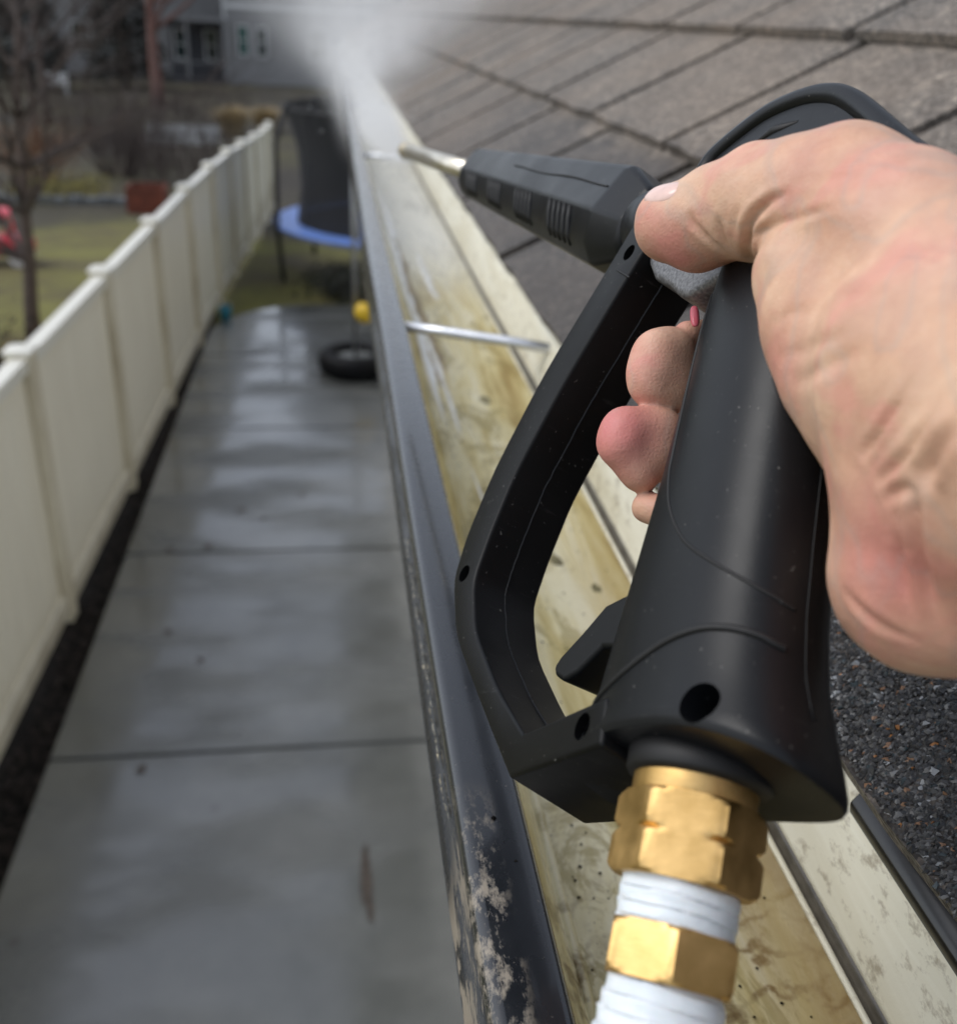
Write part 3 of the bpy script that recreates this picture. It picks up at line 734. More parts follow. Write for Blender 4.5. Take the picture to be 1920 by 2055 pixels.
# barrel: collar, ribbed fore grip, lance and nozzle
bd = Vector((.769, 0, .639)).normalized(); bn = Vector((-.639, 0, .769)).normalized(); by = Vector((0, 1, 0))
B0 = Vector((134, 0, 219))
def bpnt(s, h, y_): return B0 + bd * s + bn * h + by * y_
FGS = [(-8, 17.5), (8, 17.5), (10.5, 14.5), (13.5, -2), (9.5, -12.5), (3.5, -17.6), (-3.5, -17.6), (-9.5, -12.5), (-13.5, -2), (-10.5, 14.5)]
def fg_k(s): return float(np.interp(s, [-30, 240], [1.17, .83]))
def fg_o(s): return float(np.interp(s, [-30, 240], [4.5, 1.0]))
def fg_ring(s, k): return [bpnt(s, h * k * fg_k(s) - fg_o(s), y_ * k * fg_k(s)) for y_, h in FGS]
fore = gobj(MB().loft([fg_ring(s, k) for s, k in ((-48, .60), (-45, .72), (-28, .985), (-24, 1), (40, 1), (120, 1), (228, 1), (237, .93), (241, .78))]), "fore_grip", M['plastic'], bevel=1.5 * MM, seg=3)
for g0 in (0, 62, 124, 184):
    for k in range(5):
        s = g0 + k * (7.2 - g0 * .008); kf = fg_k(s) * .978
        pts = [bpnt(s - 1.5 * i, h_ * kf - fg_o(s), y_ * kf) for i, (y_, h_) in enumerate(((-13.4, -3.2), (-11.9, -7.6), (-9.6, -12.4), (-6.4, -15.3)))]
        gobj(MB().tube(pts, [1.1, 1.35, 1.35, 1.1], 8), "vent_slot", M['groove'], fore, smooth=True)
gobj(MB().tube([bpnt(s, 7.5 * fg_k(s) - fg_o(s) + .5 * math.sin(s * .07), -11.95 * fg_k(s)) for s in range(-24, 125, 6)], .42, 6), "seam", M['groove'], fore)
gobj(MB().tube([bpnt(-80, -6, 0), bpnt(-62, -3, 0), bpnt(-54, -2, 0), bpnt(-50, 0, 0), bpnt(-44, 0, 0)], [14, 14.5, 14, 11, 10], 32), "collar", M['plastic'], fore, smooth=True)
lance = gobj(MB().tube([bpnt(232, 0, 0), bpnt(360, 1, 0), bpnt(496, 3, 0)], 6.4, 20), "lance", M['lance'], smooth=True)
gobj(MB().tube([bpnt(494, 3, 0), bpnt(496, 3, 0), bpnt(510, 3, 0), bpnt(513, 3, 0), bpnt(518, 3, 0)], [6.0, 7.0, 7.0, 6, 5], 20), "nozzle", M['nozzle'], lance, smooth=False)
gobj(MB().lathe([(17.5, -20), (17.3, -25.5), (16.6, -26.6), (14, -27)], 64, (27, 1.5, 0)), "inlet_boss", M['groove'], handle, smooth=True)
# brass inlet, taped threads, hose
def hexring(v, r_, ph=0.0): return [(27 + r_ * math.cos(2 * math.pi * (k + ph) / 6), r_ * math.sin(2 * math.pi * (k + ph) / 6), v) for k in range(6)]
inl = gobj(MB().lathe([(13, -16), (14, -20), (14, -31), (13.5, -32)], 40, (27, 0, 0)), "inlet", M['brass'], smooth=False)
inl.data.polygons.foreach_set("use_smooth", np.full(len(inl.data.polygons), True)); e = inl.modifiers.new("es", 'EDGE_SPLIT'); e.split_angle = R(30)
def chamfer_hex(name, v0, v1, r_, ph, parent):
    """hex nut: hexagon cut by a cone at both ends"""
    n = 96; m_ = MB(); rings = []
    for v, rc in ((v0, r_ * .90), (v0 - .7, r_ * .955), (v0 - 1.7, r_ * 1.1), (v1 + 1.7, r_ * 1.1), (v1 + .7, r_ * .955), (v1, r_ * .90)):
        ring = []
        for k in range(n):
            a = 2 * math.pi * k / n; d = (a - ph) % (math.pi / 3) - math.pi / 6
            rr = min(rc, r_ * math.cos(math.pi / 6) / math.cos(d)); ring.append((27 + rr * math.cos(a), rr * math.sin(a), v))
        rings.append(ring)
    o = gobj(m_.loft(rings), name, M['brass'], parent, smooth=True)
    e = o.modifiers.new("es", 'EDGE_SPLIT'); e.split_angle = R(22)
    return o
chamfer_hex("nut", -31.0, -39.6, 16.6, R(15), inl)
chamfer_hex("nut", -39.6, -49.0, 16.6, R(15), inl)
def wrap(name, v0, v1, prof, seed):
    rr = random.Random(seed); m_ = MB(); rings = []; n = 40; NN = 26
    for i in range(NN + 1):
        t = i / NN; v = v0 + (v1 - v0) * t; r_ = float(np.interp(t, *zip(*prof)))
        ridge = .35 * (1 if (i // 2) % 2 else 0)
        rings.append([(27 + (r_ + ridge * math.sin(k * .4 + i * .9) + .22 * math.sin(k * 1.1 + i * 1.7)) * math.cos(2 * math.pi * k / n), (r_ + ridge + .2 * math.sin(k * .9 + i)) * math.sin(2 * math.pi * k / n), v + .8 * math.sin(2 * math.pi * k / n + i)) for k in range(n)])
    return gobj(m_.loft(rings), name, M['tape'], inl, smooth=True)
wrap("thread_tape", -48, -60, [(0, 12.2), (.2, 12.8), (.8, 12.6), (1, 12.0)], 1)
chamfer_hex("hose_fitting", -58.0, -69, 14.8, R(37.5), inl)
wrap("thread_tape", -68.5, -82, [(0, 11.6), (.3, 12.6), (1, 13.4)], 2)
# hose
HW = [GM @ (Vector(p) * MM) for p in ((27, 0, -78), (27.1, 0, -84), (27, -1, -96), (26, -4, -120), (20, -16, -160), (8, -36, -215))] + [Vector(p) for p in ((-.035, -.045, 3.075), (-.075, -.10, 2.90), (-.12, -.20, 2.4), (-.16, -.32, 1.5), (-.19, -.42, .6), (-.21, -.55, .12), (-.24, -.75, .018), (-.30, -1.3, .016), (-.22, -2.1, .016))]
HL = [GM.inverted() @ p for p in HW]
HS = [HL[0]]
for i in range(len(HL) - 1):
    p0, p1, p2, p3 = (HL[max(0, min(len(HL) - 1, i + d))] for d in (-1, 0, 1, 2))
    for k in range(1, 7):
        t = k / 6; HS.append(.5 * ((2 * p1) + (p2 - p0) * t + (2 * p0 - 5 * p1 + 4 * p2 - p3) * t * t + (3 * p1 - p0 - 3 * p2 + p3) * t ** 3))
hose = obj("hose", *(lambda m_: (m_.v, m_.f))(MB().tube(HS, [.0126 + .003 * min(1, i_ / 9) for i_ in range(len(HS))], 28)), M['tape'], gun, smooth=True)


# ------------------------------------------------------------------ the hand (same local millimetres as the gun)
THUMB = [(36.8, -31.0, 125.9, 11.3), (30.1, -27.3, 123.8, 12.2), (21.2, -26.3, 123.6, 13.2), (9.0, -23.4, 121.1, 14.6), (-2.3, -20.2, 116.5, 15.6), (-13.9, -16.9, 112.3, 16.5), (-26.4, -13.0, 94.7, 18.5), (-37.4, -8.0, 77.9, 19.5)]
THENAR = [(-3.5, -14.7, 94.2, 14.5), (-9.4, -9.3, 81.5, 18.0), (-14.4, -4.4, 69.7, 20.0), (-19.4, -0.3, 58.9, 19.5), (-23.5, 3.5, 48.9, 17.5), (-24.3, 8.9, 40.6, 17.0)]
HEEL = [(-20.5, 9.5, 27.4, 16.0), (-19.5, 11.6, 18.6, 16.5), (-27.2, 13.8, 17.4, 18.0)]
PALM = [[(-21.1, -5.1, 83.8, 22.0), (-35.0, 0.0, 58.3, 27.0), (-34.3, 10.5, 34.8, 27.0)], [(-35, 0, 58.3, 27), (-56.8, 1.5, 39.7, 29), (-100, -6, 2, 29), (-150, -2, -45, 33), (-205, 6, -100, 37)], [(-34.3, 10.5, 34.8, 27), (-58, 6, 30, 28)],
        [(-20, 18, 100, 16), (-6, 32, 108, 13)], [(-20, 18, 84, 17), (-6, 36, 90, 13)], [(-22, 18, 66, 17), (-6, 37, 70, 12.5)], [(-22, 18, 46, 16), (-6, 35, 50, 12)], [(-34, 6, 70, 22), (-20, 18, 84, 17)], [(-34, 10, 45, 24), (-22, 18, 56, 17)]]
FING = [[(-6, 32, 108, 12), (30, 34, 122, 10), (58, 20, 126, 8.5), (64, 9, 122, 6.4), (61.3, -0.6, 116.2, 4.6)],
        [(-6, 36, 90, 12), (34, 37, 103, 10.4), (66, 24, 106, 9.0), (71, 10, 106, 7.6), (68.5, 3, 104.5, 7.2)],
        [(-6, 37, 70, 11.5), (36, 37, 82, 10.2), (70, 24, 84, 9.4), (75, 10, 82, 8.2), (73, 3, 80.5, 7.6)],
        [(-6, 35, 50, 11), (34, 34, 56, 9), (58, 24, 58, 7.6), (64, 12, 58, 6.2), (75.3, 6.6, 61.6, 5.0)]]
PADS = {1: [(64.2, -3.7, 109.0, 6.8), (64.4, -8.8, 106.1, 6.6), (65.6, -7.8, 100.4, 6.6), (67.5, -5.7, 96.9, 6.0), (66.3, 0.5, 98.4, 6.4), (64.2, -3.7, 109.0, 6.8)], 2: [(69.9, 0.5, 84.3, 7.0), (72.2, -8.0, 80.4, 6.9), (73.2, -8.2, 76.3, 6.6), (73.1, 0.09999999999999998, 71.1, 5.6), (71.4, 2.9, 79.1, 7.0), (69.9, 0.5, 84.3, 7.0)]}
VX = 1.0
lo = np.array([-246, -62, -142.0]); hi = np.array([94, 54, 146.0])
gxs, gys, gzs = (np.arange(lo[i], hi[i], VX, dtype=np.float32) for i in range(3))
D = np.full((len(gxs), len(gys), len(gzs)), 40.0, np.float32)
def prim(D, chain, k, ell=None):
    for (a, b) in zip(chain[:-1], chain[1:]):
        a = np.array(a, np.float32); b = np.array(b, np.float32)
        mx = max(a[3], b[3]) + k + 4
        mn = np.minimum(a[:3], b[:3]) - mx; xx = np.maximum(a[:3], b[:3]) + mx
        i0 = np.clip(np.floor((mn - lo) / VX).astype(int), 0, None); i1 = np.minimum(np.ceil((xx - lo) / VX).astype(int) + 1, D.shape)
        if (i1 <= i0).any(): continue
        X = gxs[i0[0]:i1[0], None, None]; Y = gys[None, i0[1]:i1[1], None]; Z_ = gzs[None, None, i0[2]:i1[2]]
        ab = b[:3] - a[:3]; L2 = float(ab @ ab) + 1e-6
        t = np.clip(((X - a[0]) * ab[0] + (Y - a[1]) * ab[1] + (Z_ - a[2]) * ab[2]) / L2, 0, 1)
        d = np.sqrt((X - a[0] - t * ab[0]) ** 2 + (Y - a[1] - t * ab[1]) ** 2 + (Z_ - a[2] - t * ab[2]) ** 2) - (a[3] + t * (b[3] - a[3]))
        S = D[i0[0]:i1[0], i0[1]:i1[1], i0[2]:i1[2]]
        h = np.maximum(k - np.abs(S - d), 0) / k
        S[...] = np.minimum(S, d) - h * h * k * .25
    return D
for c in PALM: prim(D, c, 10)
prim(D, HEEL, 8); prim(D, THENAR, 5)
T = np.full_like(D, 40.0); prim(T, THUMB, 3)
k = 4.0; h = np.maximum(k - np.abs(D - T), 0) / k; D = np.minimum(D, T) - h * h * k * .25
FD = np.full_like(D, 40.0)
for i_, c in enumerate(FING):
    T[...] = 40.0; prim(T, c, 2.0)
    if i_ in PADS: prim(T, PADS[i_], 5.0)
    k = 0.3; h = np.maximum(k - np.abs(FD - T), 0) / k; FD = np.minimum(FD, T) - h * h * k * .25
k = 5.0; h = np.maximum(k - np.abs(D - FD), 0) / k; D = np.minimum(D, FD) - h * h * k * .25
del T, FD

def surface_nets(D, lo, vx):
    s = D < 0
    nx_, ny_, nz_ = D.shape
    c = [(0, 0, 0), (1, 0, 0), (0, 1, 0), (1, 1, 0), (0, 0, 1), (1, 0, 1), (0, 1, 1), (1, 1, 1)]
    sl = lambda A, o: A[o[0]:nx_ - 1 + o[0], o[1]:ny_ - 1 + o[1], o[2]:nz_ - 1 + o[2]]
    cnt = sum(sl(s, o).astype(np.int8) for o in c)
    act = (cnt > 0) & (cnt < 8)
    idx = np.argwhere(act); vid = np.full(act.shape, -1, np.int64); vid[act] = np.arange(len(idx))
    vals = np.stack([sl(D, o)[act] for o in c], 1)
    P = np.zeros((len(idx), 3)); n = np.zeros(len(idx))
    for i in range(8):
        for j in range(i + 1, 8):
            if sum(abs(a - b) for a, b in zip(c[i], c[j])) != 1: continue
            a, b = vals[:, i], vals[:, j]; m_ = (a < 0) != (b < 0)
            t = np.where(m_, a / np.where(m_, a - b, 1), 0)
            P += np.where(m_[:, None], np.array(c[i]) + t[:, None] * (np.array(c[j]) - np.array(c[i])), 0); n += m_
    P = (P / n[:, None] + idx) * vx + lo
    F = []
    for ax in range(3):
        o = [0, 0, 0]; o[ax] = 1
        A = s[:nx_ - o[0], :ny_ - o[1], :nz_ - o[2]]; B = s[o[0]:, o[1]:, o[2]:]
        e = np.argwhere(A != B); u1, u2 = [i for i in range(3) if i != ax]
        ok = (e[:, u1] > 0) & (e[:, u2] > 0) & (e[:, u1] < D.shape[u1] - 1) & (e[:, u2] < D.shape[u2] - 1); e = e[ok]
        def g(d1, d2):
            q_ = e.copy(); q_[:, u1] += d1; q_[:, u2] += d2; return vid[q_[:, 0], q_[:, 1], q_[:, 2]]
        qd = np.stack([g(-1, -1), g(0, -1), g(0, 0), g(-1, 0)], 1)
        inside = A[e[:, 0], e[:, 1], e[:, 2]]
        fl = inside if ax != 1 else ~inside
        qd[~fl] = qd[~fl][:, ::-1]
        F.append(qd)
    return P, np.concatenate(F)
HV, HF = surface_nets(D, lo.astype(float), VX)
HF = HF[(HF >= 0).all(1)]
def relax(V, F, it, lam=.5):
    e = np.concatenate([F[:, [0, 1]], F[:, [1, 2]], F[:, [2, 3]], F[:, [3, 0]]]); n = len(V)
    for _ in range(it):
        acc = np.zeros_like(V); w_ = np.zeros(n)
        for a, b in ((0, 1), (1, 0)):
            for d in range(3): acc[:, d] += np.bincount(e[:, a], V[e[:, b], d], n)
            w_ += np.bincount(e[:, a], minlength=n)
        V = V + lam * (acc / np.maximum(w_, 1)[:, None] - V)
    return V
HV = relax(HV, HF, 2)
def vnorm(V, F):
    n = np.cross(V[F[:, 2]] - V[F[:, 0]], V[F[:, 3]] - V[F[:, 1]]); o = np.zeros_like(V)
    for k in range(4):
        for d in range(3): o[:, d] += np.bincount(F[:, k], n[:, d], len(V))
    return o / np.maximum(np.linalg.norm(o, axis=1, keepdims=True), 1e-9)
HN = vnorm(HV, HF)
# folds of the skin: polyline, depth, width
#CREASES_BEGIN
CREASES = [([(14.5, -19.6, 107.2), (8.4, -26.5, 104.9), (5.2, -29.7, 105.2), (0.7, -32.0, 105.6), (-4.7, -32.6, 105.8), (-11.6, -32.2, 104.0)], 1.9, 1.7),
  ([(7.3, -27.1, 104.6), (1.0, -28.6, 102.6), (-6.2, -29.0, 100.4), (-19.5, -31.2, 93.3), (-32.7, -30.2, 87.0)], 0.7, 1.3),
  ([(20.8, -37.0, 114.6), (20.9, -35.1, 112.8), (19.6, -31.7, 110.5), (18.7, -27.7, 108.9), (19.3, -23.1, 108.8)], 1.2, 1.3),
  ([(12.9, -33.7, 110.3), (14.4, -30.4, 108.5), (16.4, -24.7, 107.6)], 1.1, 1.5),
  ([(5.3, -33.6, 108.8), (8.1, -31.2, 107.3), (10.0, -26.8, 105.6)], 0.5, 1.4),
  ([(-29.5, -21.0, 31.0), (-33.7, -23.2, 32.0), (-37.8, -25.3, 33.3), (-42.1, -27.1, 34.6), (-46.8, -29.1, 38.0)], 1.3, 1.5),
  ([(-32.8, -19.5, 24.8), (-38.1, -22.1, 25.0), (-42.4, -24.3, 25.4), (-47.3, -27.2, 27.1), (-51.5, -29.2, 28.6)], 1.3, 1.5),
  ([(-44.7, -22.8, 19.8), (-46.4, -24.3, 20.7), (-48.5, -25.9, 21.8), (-52.4, -28.4, 23.6), (-55.8, -30.1, 25.1)], 2.3, 2.4),
  ([(-40.9, -20.2, 18.8), (-39.9, -18.3, 16.9), (-38.8, -16.0, 15.0), (-36.1, -11.0, 11.6), (-33.3, -4.0, 7.1), (-30.6, 5.4, 0.7)], 1.6, 1.9),
  ([(-33.7, -18.1, 21.4), (-37.1, -19.6, 21.3), (-42.7, -21.7, 19.6)], 0.9, 1.6),
  ([(-33.0, -12.9, 14.9), (-31.0, -10.0, 13.0), (-29.2, -6.4, 9.7), (-27.8, -1.4, 4.6)], 0.8, 1.8),
  ([(-15.0, -5.1, 10.8), (-17.6, -3.3, 7.2), (-21.3, -0.2, 3.9), (-26.5, 3.7, 1.1)], 0.8, 1.6),
  ([(-3.2, -25.5, 73.3), (-11.4, -26.8, 71.5), (-27.1, -29.6, 64.0)], 0.35, 2.0),
  ([(-5.4, -23.1, 64.4), (-20.8, -27.5, 58.0), (-33.8, -30.4, 52.8)], 0.45, 2.2),
  ([(-10.2, -21.4, 55.8), (-24.6, -27.9, 50.3), (-35.9, -29.6, 48.3)], 0.45, 2.2),
  ([(-20.3, -27.2, 70.5), (-32.9, -30.5, 62.9), (-42.5, -30.3, 56.6)], 0.3, 2.2),
  ([(-42.1, -28.1, 69.6), (-47.2, -27.3, 66.3), (-51.5, -26.8, 62.4)], 0.5, 1.1),
  ([(-19.4, -33.0, 106.5), (-30.5, -30.8, 101.5), (-38.0, -28.4, 95.5)], 0.35, 1.8),
  ([(-16.6, -32.7, 104.1), (-30.5, -31.7, 96.1), (-41.0, -26.9, 89.6)], 0.3, 1.6)]
#CREASES_END
disp = np.zeros(len(HV))
for pts, dep, wid in CREASES:
    pts = np.array(pts); best = np.full(len(HV), 1e9); al = np.zeros(len(HV)); ns_ = len(pts) - 1
    for i_, (a, b) in enumerate(zip(pts[:-1], pts[1:])):
        ab = b - a; t = np.clip(((HV - a) @ ab) / (ab @ ab), 0, 1); d_ = np.linalg.norm(HV - a - t[:, None] * ab, axis=1)
        al = np.where(d_ < best, (i_ + t) / ns_, al); best = np.minimum(best, d_)
    dep = dep * np.clip(3.2 * np.minimum(al + .12, 1.0 - al), 0, 1)
    wid *= .62; disp -= dep * np.exp(-(best / wid) ** 2) - .35 * dep * np.exp(-((best - 2.4 * wid) / (1.1 * wid)) ** 2)
HV = HV + HN * np.clip(disp, -3, 1)[:, None]
# long soft tendons and unevenness
HV = HV + HN * (.35 * np.sin(HV[:, 0] * .31 + 1.3 * np.sin(HV[:, 2] * .17)) * np.sin(HV[:, 2] * .23 + HV[:, 1] * .11))[:, None]
HV = relax(HV, HF, 1, .4)
pink = np.zeros(len(HV))
for c, r_, s in [((66, -12, 101), 10, .55), ((71, -12, 78), 14, 1.0), ((-27, -8, 14), 15, .65), ((-24, -8, 24), 11, .35), ((33, -33, 112), 10, .6), ((-36, -29, 99), 13, .4), ((-14, -34, 110), 11, .2), ((-4, -22, 62), 10, .35), ((-47, -26, 69), 12, .3), ((62, -5, 118), 6, .5), ((36, -40, 122), 7, .3)]:
    pink = np.maximum(pink, s * np.exp(-(np.linalg.norm(HV - np.array(c), axis=1) / r_) ** 2))
hand = obj("person", HV * MM, HF, M['skin'], smooth=True)
hand.matrix_world = GM
at = hand.data.attributes.new("pink", 'FLOAT', 'POINT'); at.data.foreach_set("value", pink.astype(np.float32))
slv = MB(); SP = [(-184, 3, -79), (-190, 4, -85), (-205, 6, -100), (-250, 14, -148), (-330, 30, -235), (-430, 50, -340)]
slv.tube(SP, [41, 43, 44, 46, 50, 56], 28, False); sv_ = obj("sleeve", [(a * MM, b * MM, c * MM) for a, b, c in slv.v], slv.f, M['sleeve'], hand, smooth=True)
sm_ = sv_.modifiers.new("thick", 'SOLIDIFY'); sm_.thickness = .003; sm_.offset = -1
tag(hand, "bare right hand gripping the gun, thumb over its side, wrist running out of frame", "hand")
def nail(c, nrm, ax_, a, b, t, mat):
    nrm = Vector(nrm).normalized(); ax_ = (Vector(ax_) - nrm * Vector(ax_).dot(nrm)).normalized(); bx = nrm.cross(ax_)
    bm_ = bmesh.new(); bmesh.ops.create_uvsphere(bm_, u_segments=20, v_segments=12, radius=1)
    for v_ in bm_.verts:
        x_, y2, z_ = v_.co; p2 = Vector(c) + ax_ * (math.copysign(abs(x_) ** .75, x_) * a) + bx * (math.copysign(abs(y2) ** .75, y2) * b) + nrm * (z_ * t - .10 * (y2 * b) ** 2 * .5)
        v_.co = p2 * MM
    me_ = bpy.data.meshes.new("fingernail"); bm_.to_mesh(me_); bm_.free(); me_.polygons.foreach_set("use_smooth", np.full(len(me_.polygons), True))
    return add("fingernail", me_, M[mat], hand)
nail((30.6, -40.1, 127.6), (-.30, -.90, .30), (.85, -.36, .36), 6.8, 4.4, 1.5, 'nail')
nail((51.6, -6.6, 115.4), (-.6, -.75, .1), (.2, -.1, 1), 4.4, 1.4, 1.0, 'nail_pink')


# ------------------------------------------------------------------ fence
fence = empty("fence", (-1.6, 8, 0))
tag(fence, "cream vinyl privacy fence with capped posts beside the path", "fence")
def fp(o): o.parent = fence; o.matrix_parent_inverse = Matrix.Translation((1.6, -8, 0)); return o
FH = 1.63
def fx(y): return -1.80 + 0.0265 * y
fposts = [1.64, 3.47, 5.30, 7.13, 8.96, 10.80, 12.62, 14.45, 16.28, 18.11, 19.94, 21.2]
def fgz(y): return gz(-1.5, y) + .05 if y > 12 else 0.0
M_cap = M['vinyl_cap']
pm = MB().box(-.064, .064, -.064, .064, -.06, FH + .02); cm = MB()
cm.raw([(-.076, -.076, FH + .02), (.076, -.076, FH + .02), (.074, .074, FH + .02), (-.074, .074, FH + .02), (-.074, -.074, FH + .036), (.074, -.074, FH + .036), (.074, .074, FH + .036), (-.074, .074, FH + .036), (0, 0, FH + .065)],
       [(0, 3, 2, 1), (0, 1, 5, 4), (1, 2, 6, 5), (2, 3, 7, 6), (3, 0, 4, 7), (4, 5, 8), (5, 6, 8), (6, 7, 8), (7, 4, 8)])
pmesh = cmesh = None
for y in fposts:
    if pmesh is None:
        p_ = pm.obj("post", M['vinyl_post'], bevel=.006); c_o = cm.obj("post_cap", M_cap, bevel=.005); pmesh, cmesh = p_, c_o
        bake(p_); bake(c_o); a, b = p_, c_o
    else:
        a = bpy.data.objects.new("post", pmesh.data); col.objects.link(a); b = bpy.data.objects.new("post_cap", cmesh.data); col.objects.link(b)
    a.location = b.location = (fx(y) - .006, y, fgz(y)); fp(a); b.parent = a; b.matrix_parent_inverse = Matrix.Identity(4); b.location = (0, 0, 0)
for y0, y1 in zip(fposts[:-1], fposts[1:]):
    za, zb = fgz(y0), fgz(y1); zm = min(za, zb) if y0 > 11 else 0
    ya, yb = y0 + .065, y1 - .065
    def pt(y, dx, z): return (fx(y) + dx, y, (za + (zb - za) * (y - y0) / (y1 - y0)) + z)
    def bar(name, mat, dx0, dx1, z0, z1, bev):
        v = [pt(ya, dx0, z0), pt(ya, dx1, z0), pt(yb, dx1, z0), pt(yb, dx0, z0), pt(ya, dx0, z1), pt(ya, dx1, z1), pt(yb, dx1, z1), pt(yb, dx0, z1)]
        return fp(obj(name, v, [(0, 3, 2, 1), (4, 5, 6, 7), (0, 1, 5, 4), (1, 2, 6, 5), (2, 3, 7, 6), (3, 0, 4, 7)], mat, bevel=bev))
    bar("top_rail", M_cap, -.045, .045, FH - .075, FH, .006)
    bar("bottom_rail", M['vinyl'], -.03, .045, .03, .16, .006)
    # tongue-and-groove panel: one extruded sheet with shallow grooves
    v, n = [], 9
    prof = []
    for k in range(n):
        a, b = ya + (yb - ya) * k / n, ya + (yb - ya) * (k + 1) / n
        prof += [(a, .006), (a + .006, .010), (b - .006, .010), (b, .006)]
    nv = len(prof)
    for z in (.158, FH - .074):
        for (y, dx) in prof: v.append(pt(y, dx, z))
    for z in (.158, FH - .074):
        for (y, dx) in prof: v.append(pt(y, -.018, z))
    f = [(i, i + 1, nv + i + 1, nv + i) for i in range(nv - 1)] + [(2 * nv + i, 3 * nv + i, 3 * nv + i + 1, 2 * nv + i + 1) for i in range(nv - 1)]
    fp(obj("panel", v, f, M['vinyl']))

# ------------------------------------------------------------------ things on and beyond the path
tb = empty("tetherball_set", (0.20, 9.84, 0)); tag(tb, "tyre base with steel pole standing on the wet patio", "tetherball base")
prof = [(.20, .02), (.24, .0), (.33, .0), (.375, .035), (.385, .11), (.375, .18), (.33, .215), (.25, .215), (.215, .195), (.20, .16)]
ty = MB().lathe(prof + [prof[0]], 48, caps=False).obj("tyre", M['rubber'], tb, smooth=True)
MB().lathe([(.20, .03), (.20, .15), (.02, .155)], 32).obj("concrete_fill", M['stone'], tb, smooth=False)
for k in range(40):
    pass
MB().tube([(0, 0, .10), (0, 0, 2.75)], .024, 16).obj("pole", M['steel'], tb, smooth=True)
ball = empty("tetherball", (0.30, 9.80, 0.63)); tag(ball, "yellow tetherball hanging by its rope beside the pole", "ball")
bmv = bmesh.new(); bmesh.ops.create_uvsphere(bmv, u_segments=32, v_segments=20, radius=.108); me = bpy.data.meshes.new("ball"); bmv.to_mesh(me); bmv.free(); me.polygons.foreach_set("use_smooth", np.full(len(me.polygons), True))
add("ball_skin", me, M['yellow'], ball)
MB().lathe([(.03, .100), (.034, .11), (.022, .13), (.01, .14)], 16).obj("valve_boss", M['foam'], ball, smooth=True)
MB().tube([(0, 0, .13), (-.03, .01, 1.0), (-.095, .04, 2.1)], .006, 8).obj("rope", M['rope'], ball, smooth=True)

TC = (1.02, 14.5); TR = 1.86; tz = gz(1, 14)
tr = empty("trampoline", (TC[0], TC[1], tz)); tag(tr, "round trampoline with blue padding and black safety net", "trampoline")
rz = 0.66 - tz
def ring(r0, r1, z0, z1, n=56): return MB().lathe([(r0, z0), (r1, z0), (r1, z1), (r0, z1), (r0, z0)], n, caps=False)
ring(1.53, TR, rz - .02, rz + .02).obj("pad", M['blue'], tr, bevel=.012)
MB().lathe([(1.54, rz - .012), (.01, rz - .018)], 48, caps=False).obj("mat", M['foam'], tr)
MB().lathe([(1.52, rz + .02), (1.46, rz + .5), (1.50, rz + 1.0), (1.66, rz + 1.52)], 64, caps=False).obj("net", M['net'], tr, smooth=True)
MB().tube([(1.66 * math.cos(a), 1.66 * math.sin(a), rz + 1.52) for a in np.linspace(0, 2 * math.pi, 49)], .018, 8, False).obj("top_hoop", M['foam'], tr, smooth=True)
MB().tube([((TR - .03) * math.cos(a), (TR - .03) * math.sin(a), rz - .05) for a in np.linspace(0, 2 * math.pi, 49)], .022, 8, False).obj("frame_ring", M['steel'], tr, smooth=True)
for k in range(6):
    a = R(197 + 60 * k); c, s = math.cos(a), math.sin(a)
    MB().tube([(TR * .97 * c, TR * .97 * s, 0), (TR * 1.0 * c, TR * 1.0 * s, rz), (TR * .99 * c, TR * .99 * s, rz + 1.1), (1.68 * c, 1.68 * s, rz + 1.55)], .034, 10).obj("net_pole", M['foam'], tr, smooth=True)
bk = empty("bucket", (-1.30, 11.8, -.03)); tag(bk, "small teal toy bucket on the soil by the fence", "bucket")
MB().lathe([(.055, 0), (.075, .15), (.074, .152), (.074, .162), (.070, .16), (.052, .01)], 24).obj("pail", M['teal'], bk, smooth=True)
MB().tube([(.078 * math.cos(a), 0, .155 + .07 * math.sin(a)) for a in np.linspace(0, math.pi, 13)], .004, 6).obj("handle", M['pale'], bk)

# ------------------------------------------------------------------ plants
def branch(mb_, p, d, L, r_, depth, rr, spread, up=.12, nmin=2, nmax=4, sides=5):
    pts, rad = [p], [r_]; n = 4; q_ = Vector(p); dd = Vector(d).normalized()
    for i in range(n):
        dd = (dd + Vector((rr.gauss(0, .12), rr.gauss(0, .12), up * .4 + rr.gauss(0, .08)))).normalized()
        q_ = q_ + dd * (L / n); pts.append(tuple(q_)); rad.append(r_ * (1 - .55 * (i + 1) / n))
    mb_.tube(pts, rad, sides if depth > 1 else 3, depth > 2)
    if depth <= 0: return
    for k in range(rr.randint(nmin, nmax)):
        i = rr.randint(2, n); a = rr.uniform(0, 6.28); side = Vector((math.cos(a), math.sin(a), rr.uniform(-.1, .5)))
        nd = (dd * (1 - spread) + side * spread).normalized()
        branch(mb_, pts[i], nd, L * rr.uniform(.55, .8), rad[i] * rr.uniform(.5, .8), depth - 1, rr, spread, up, nmin, nmax, sides)
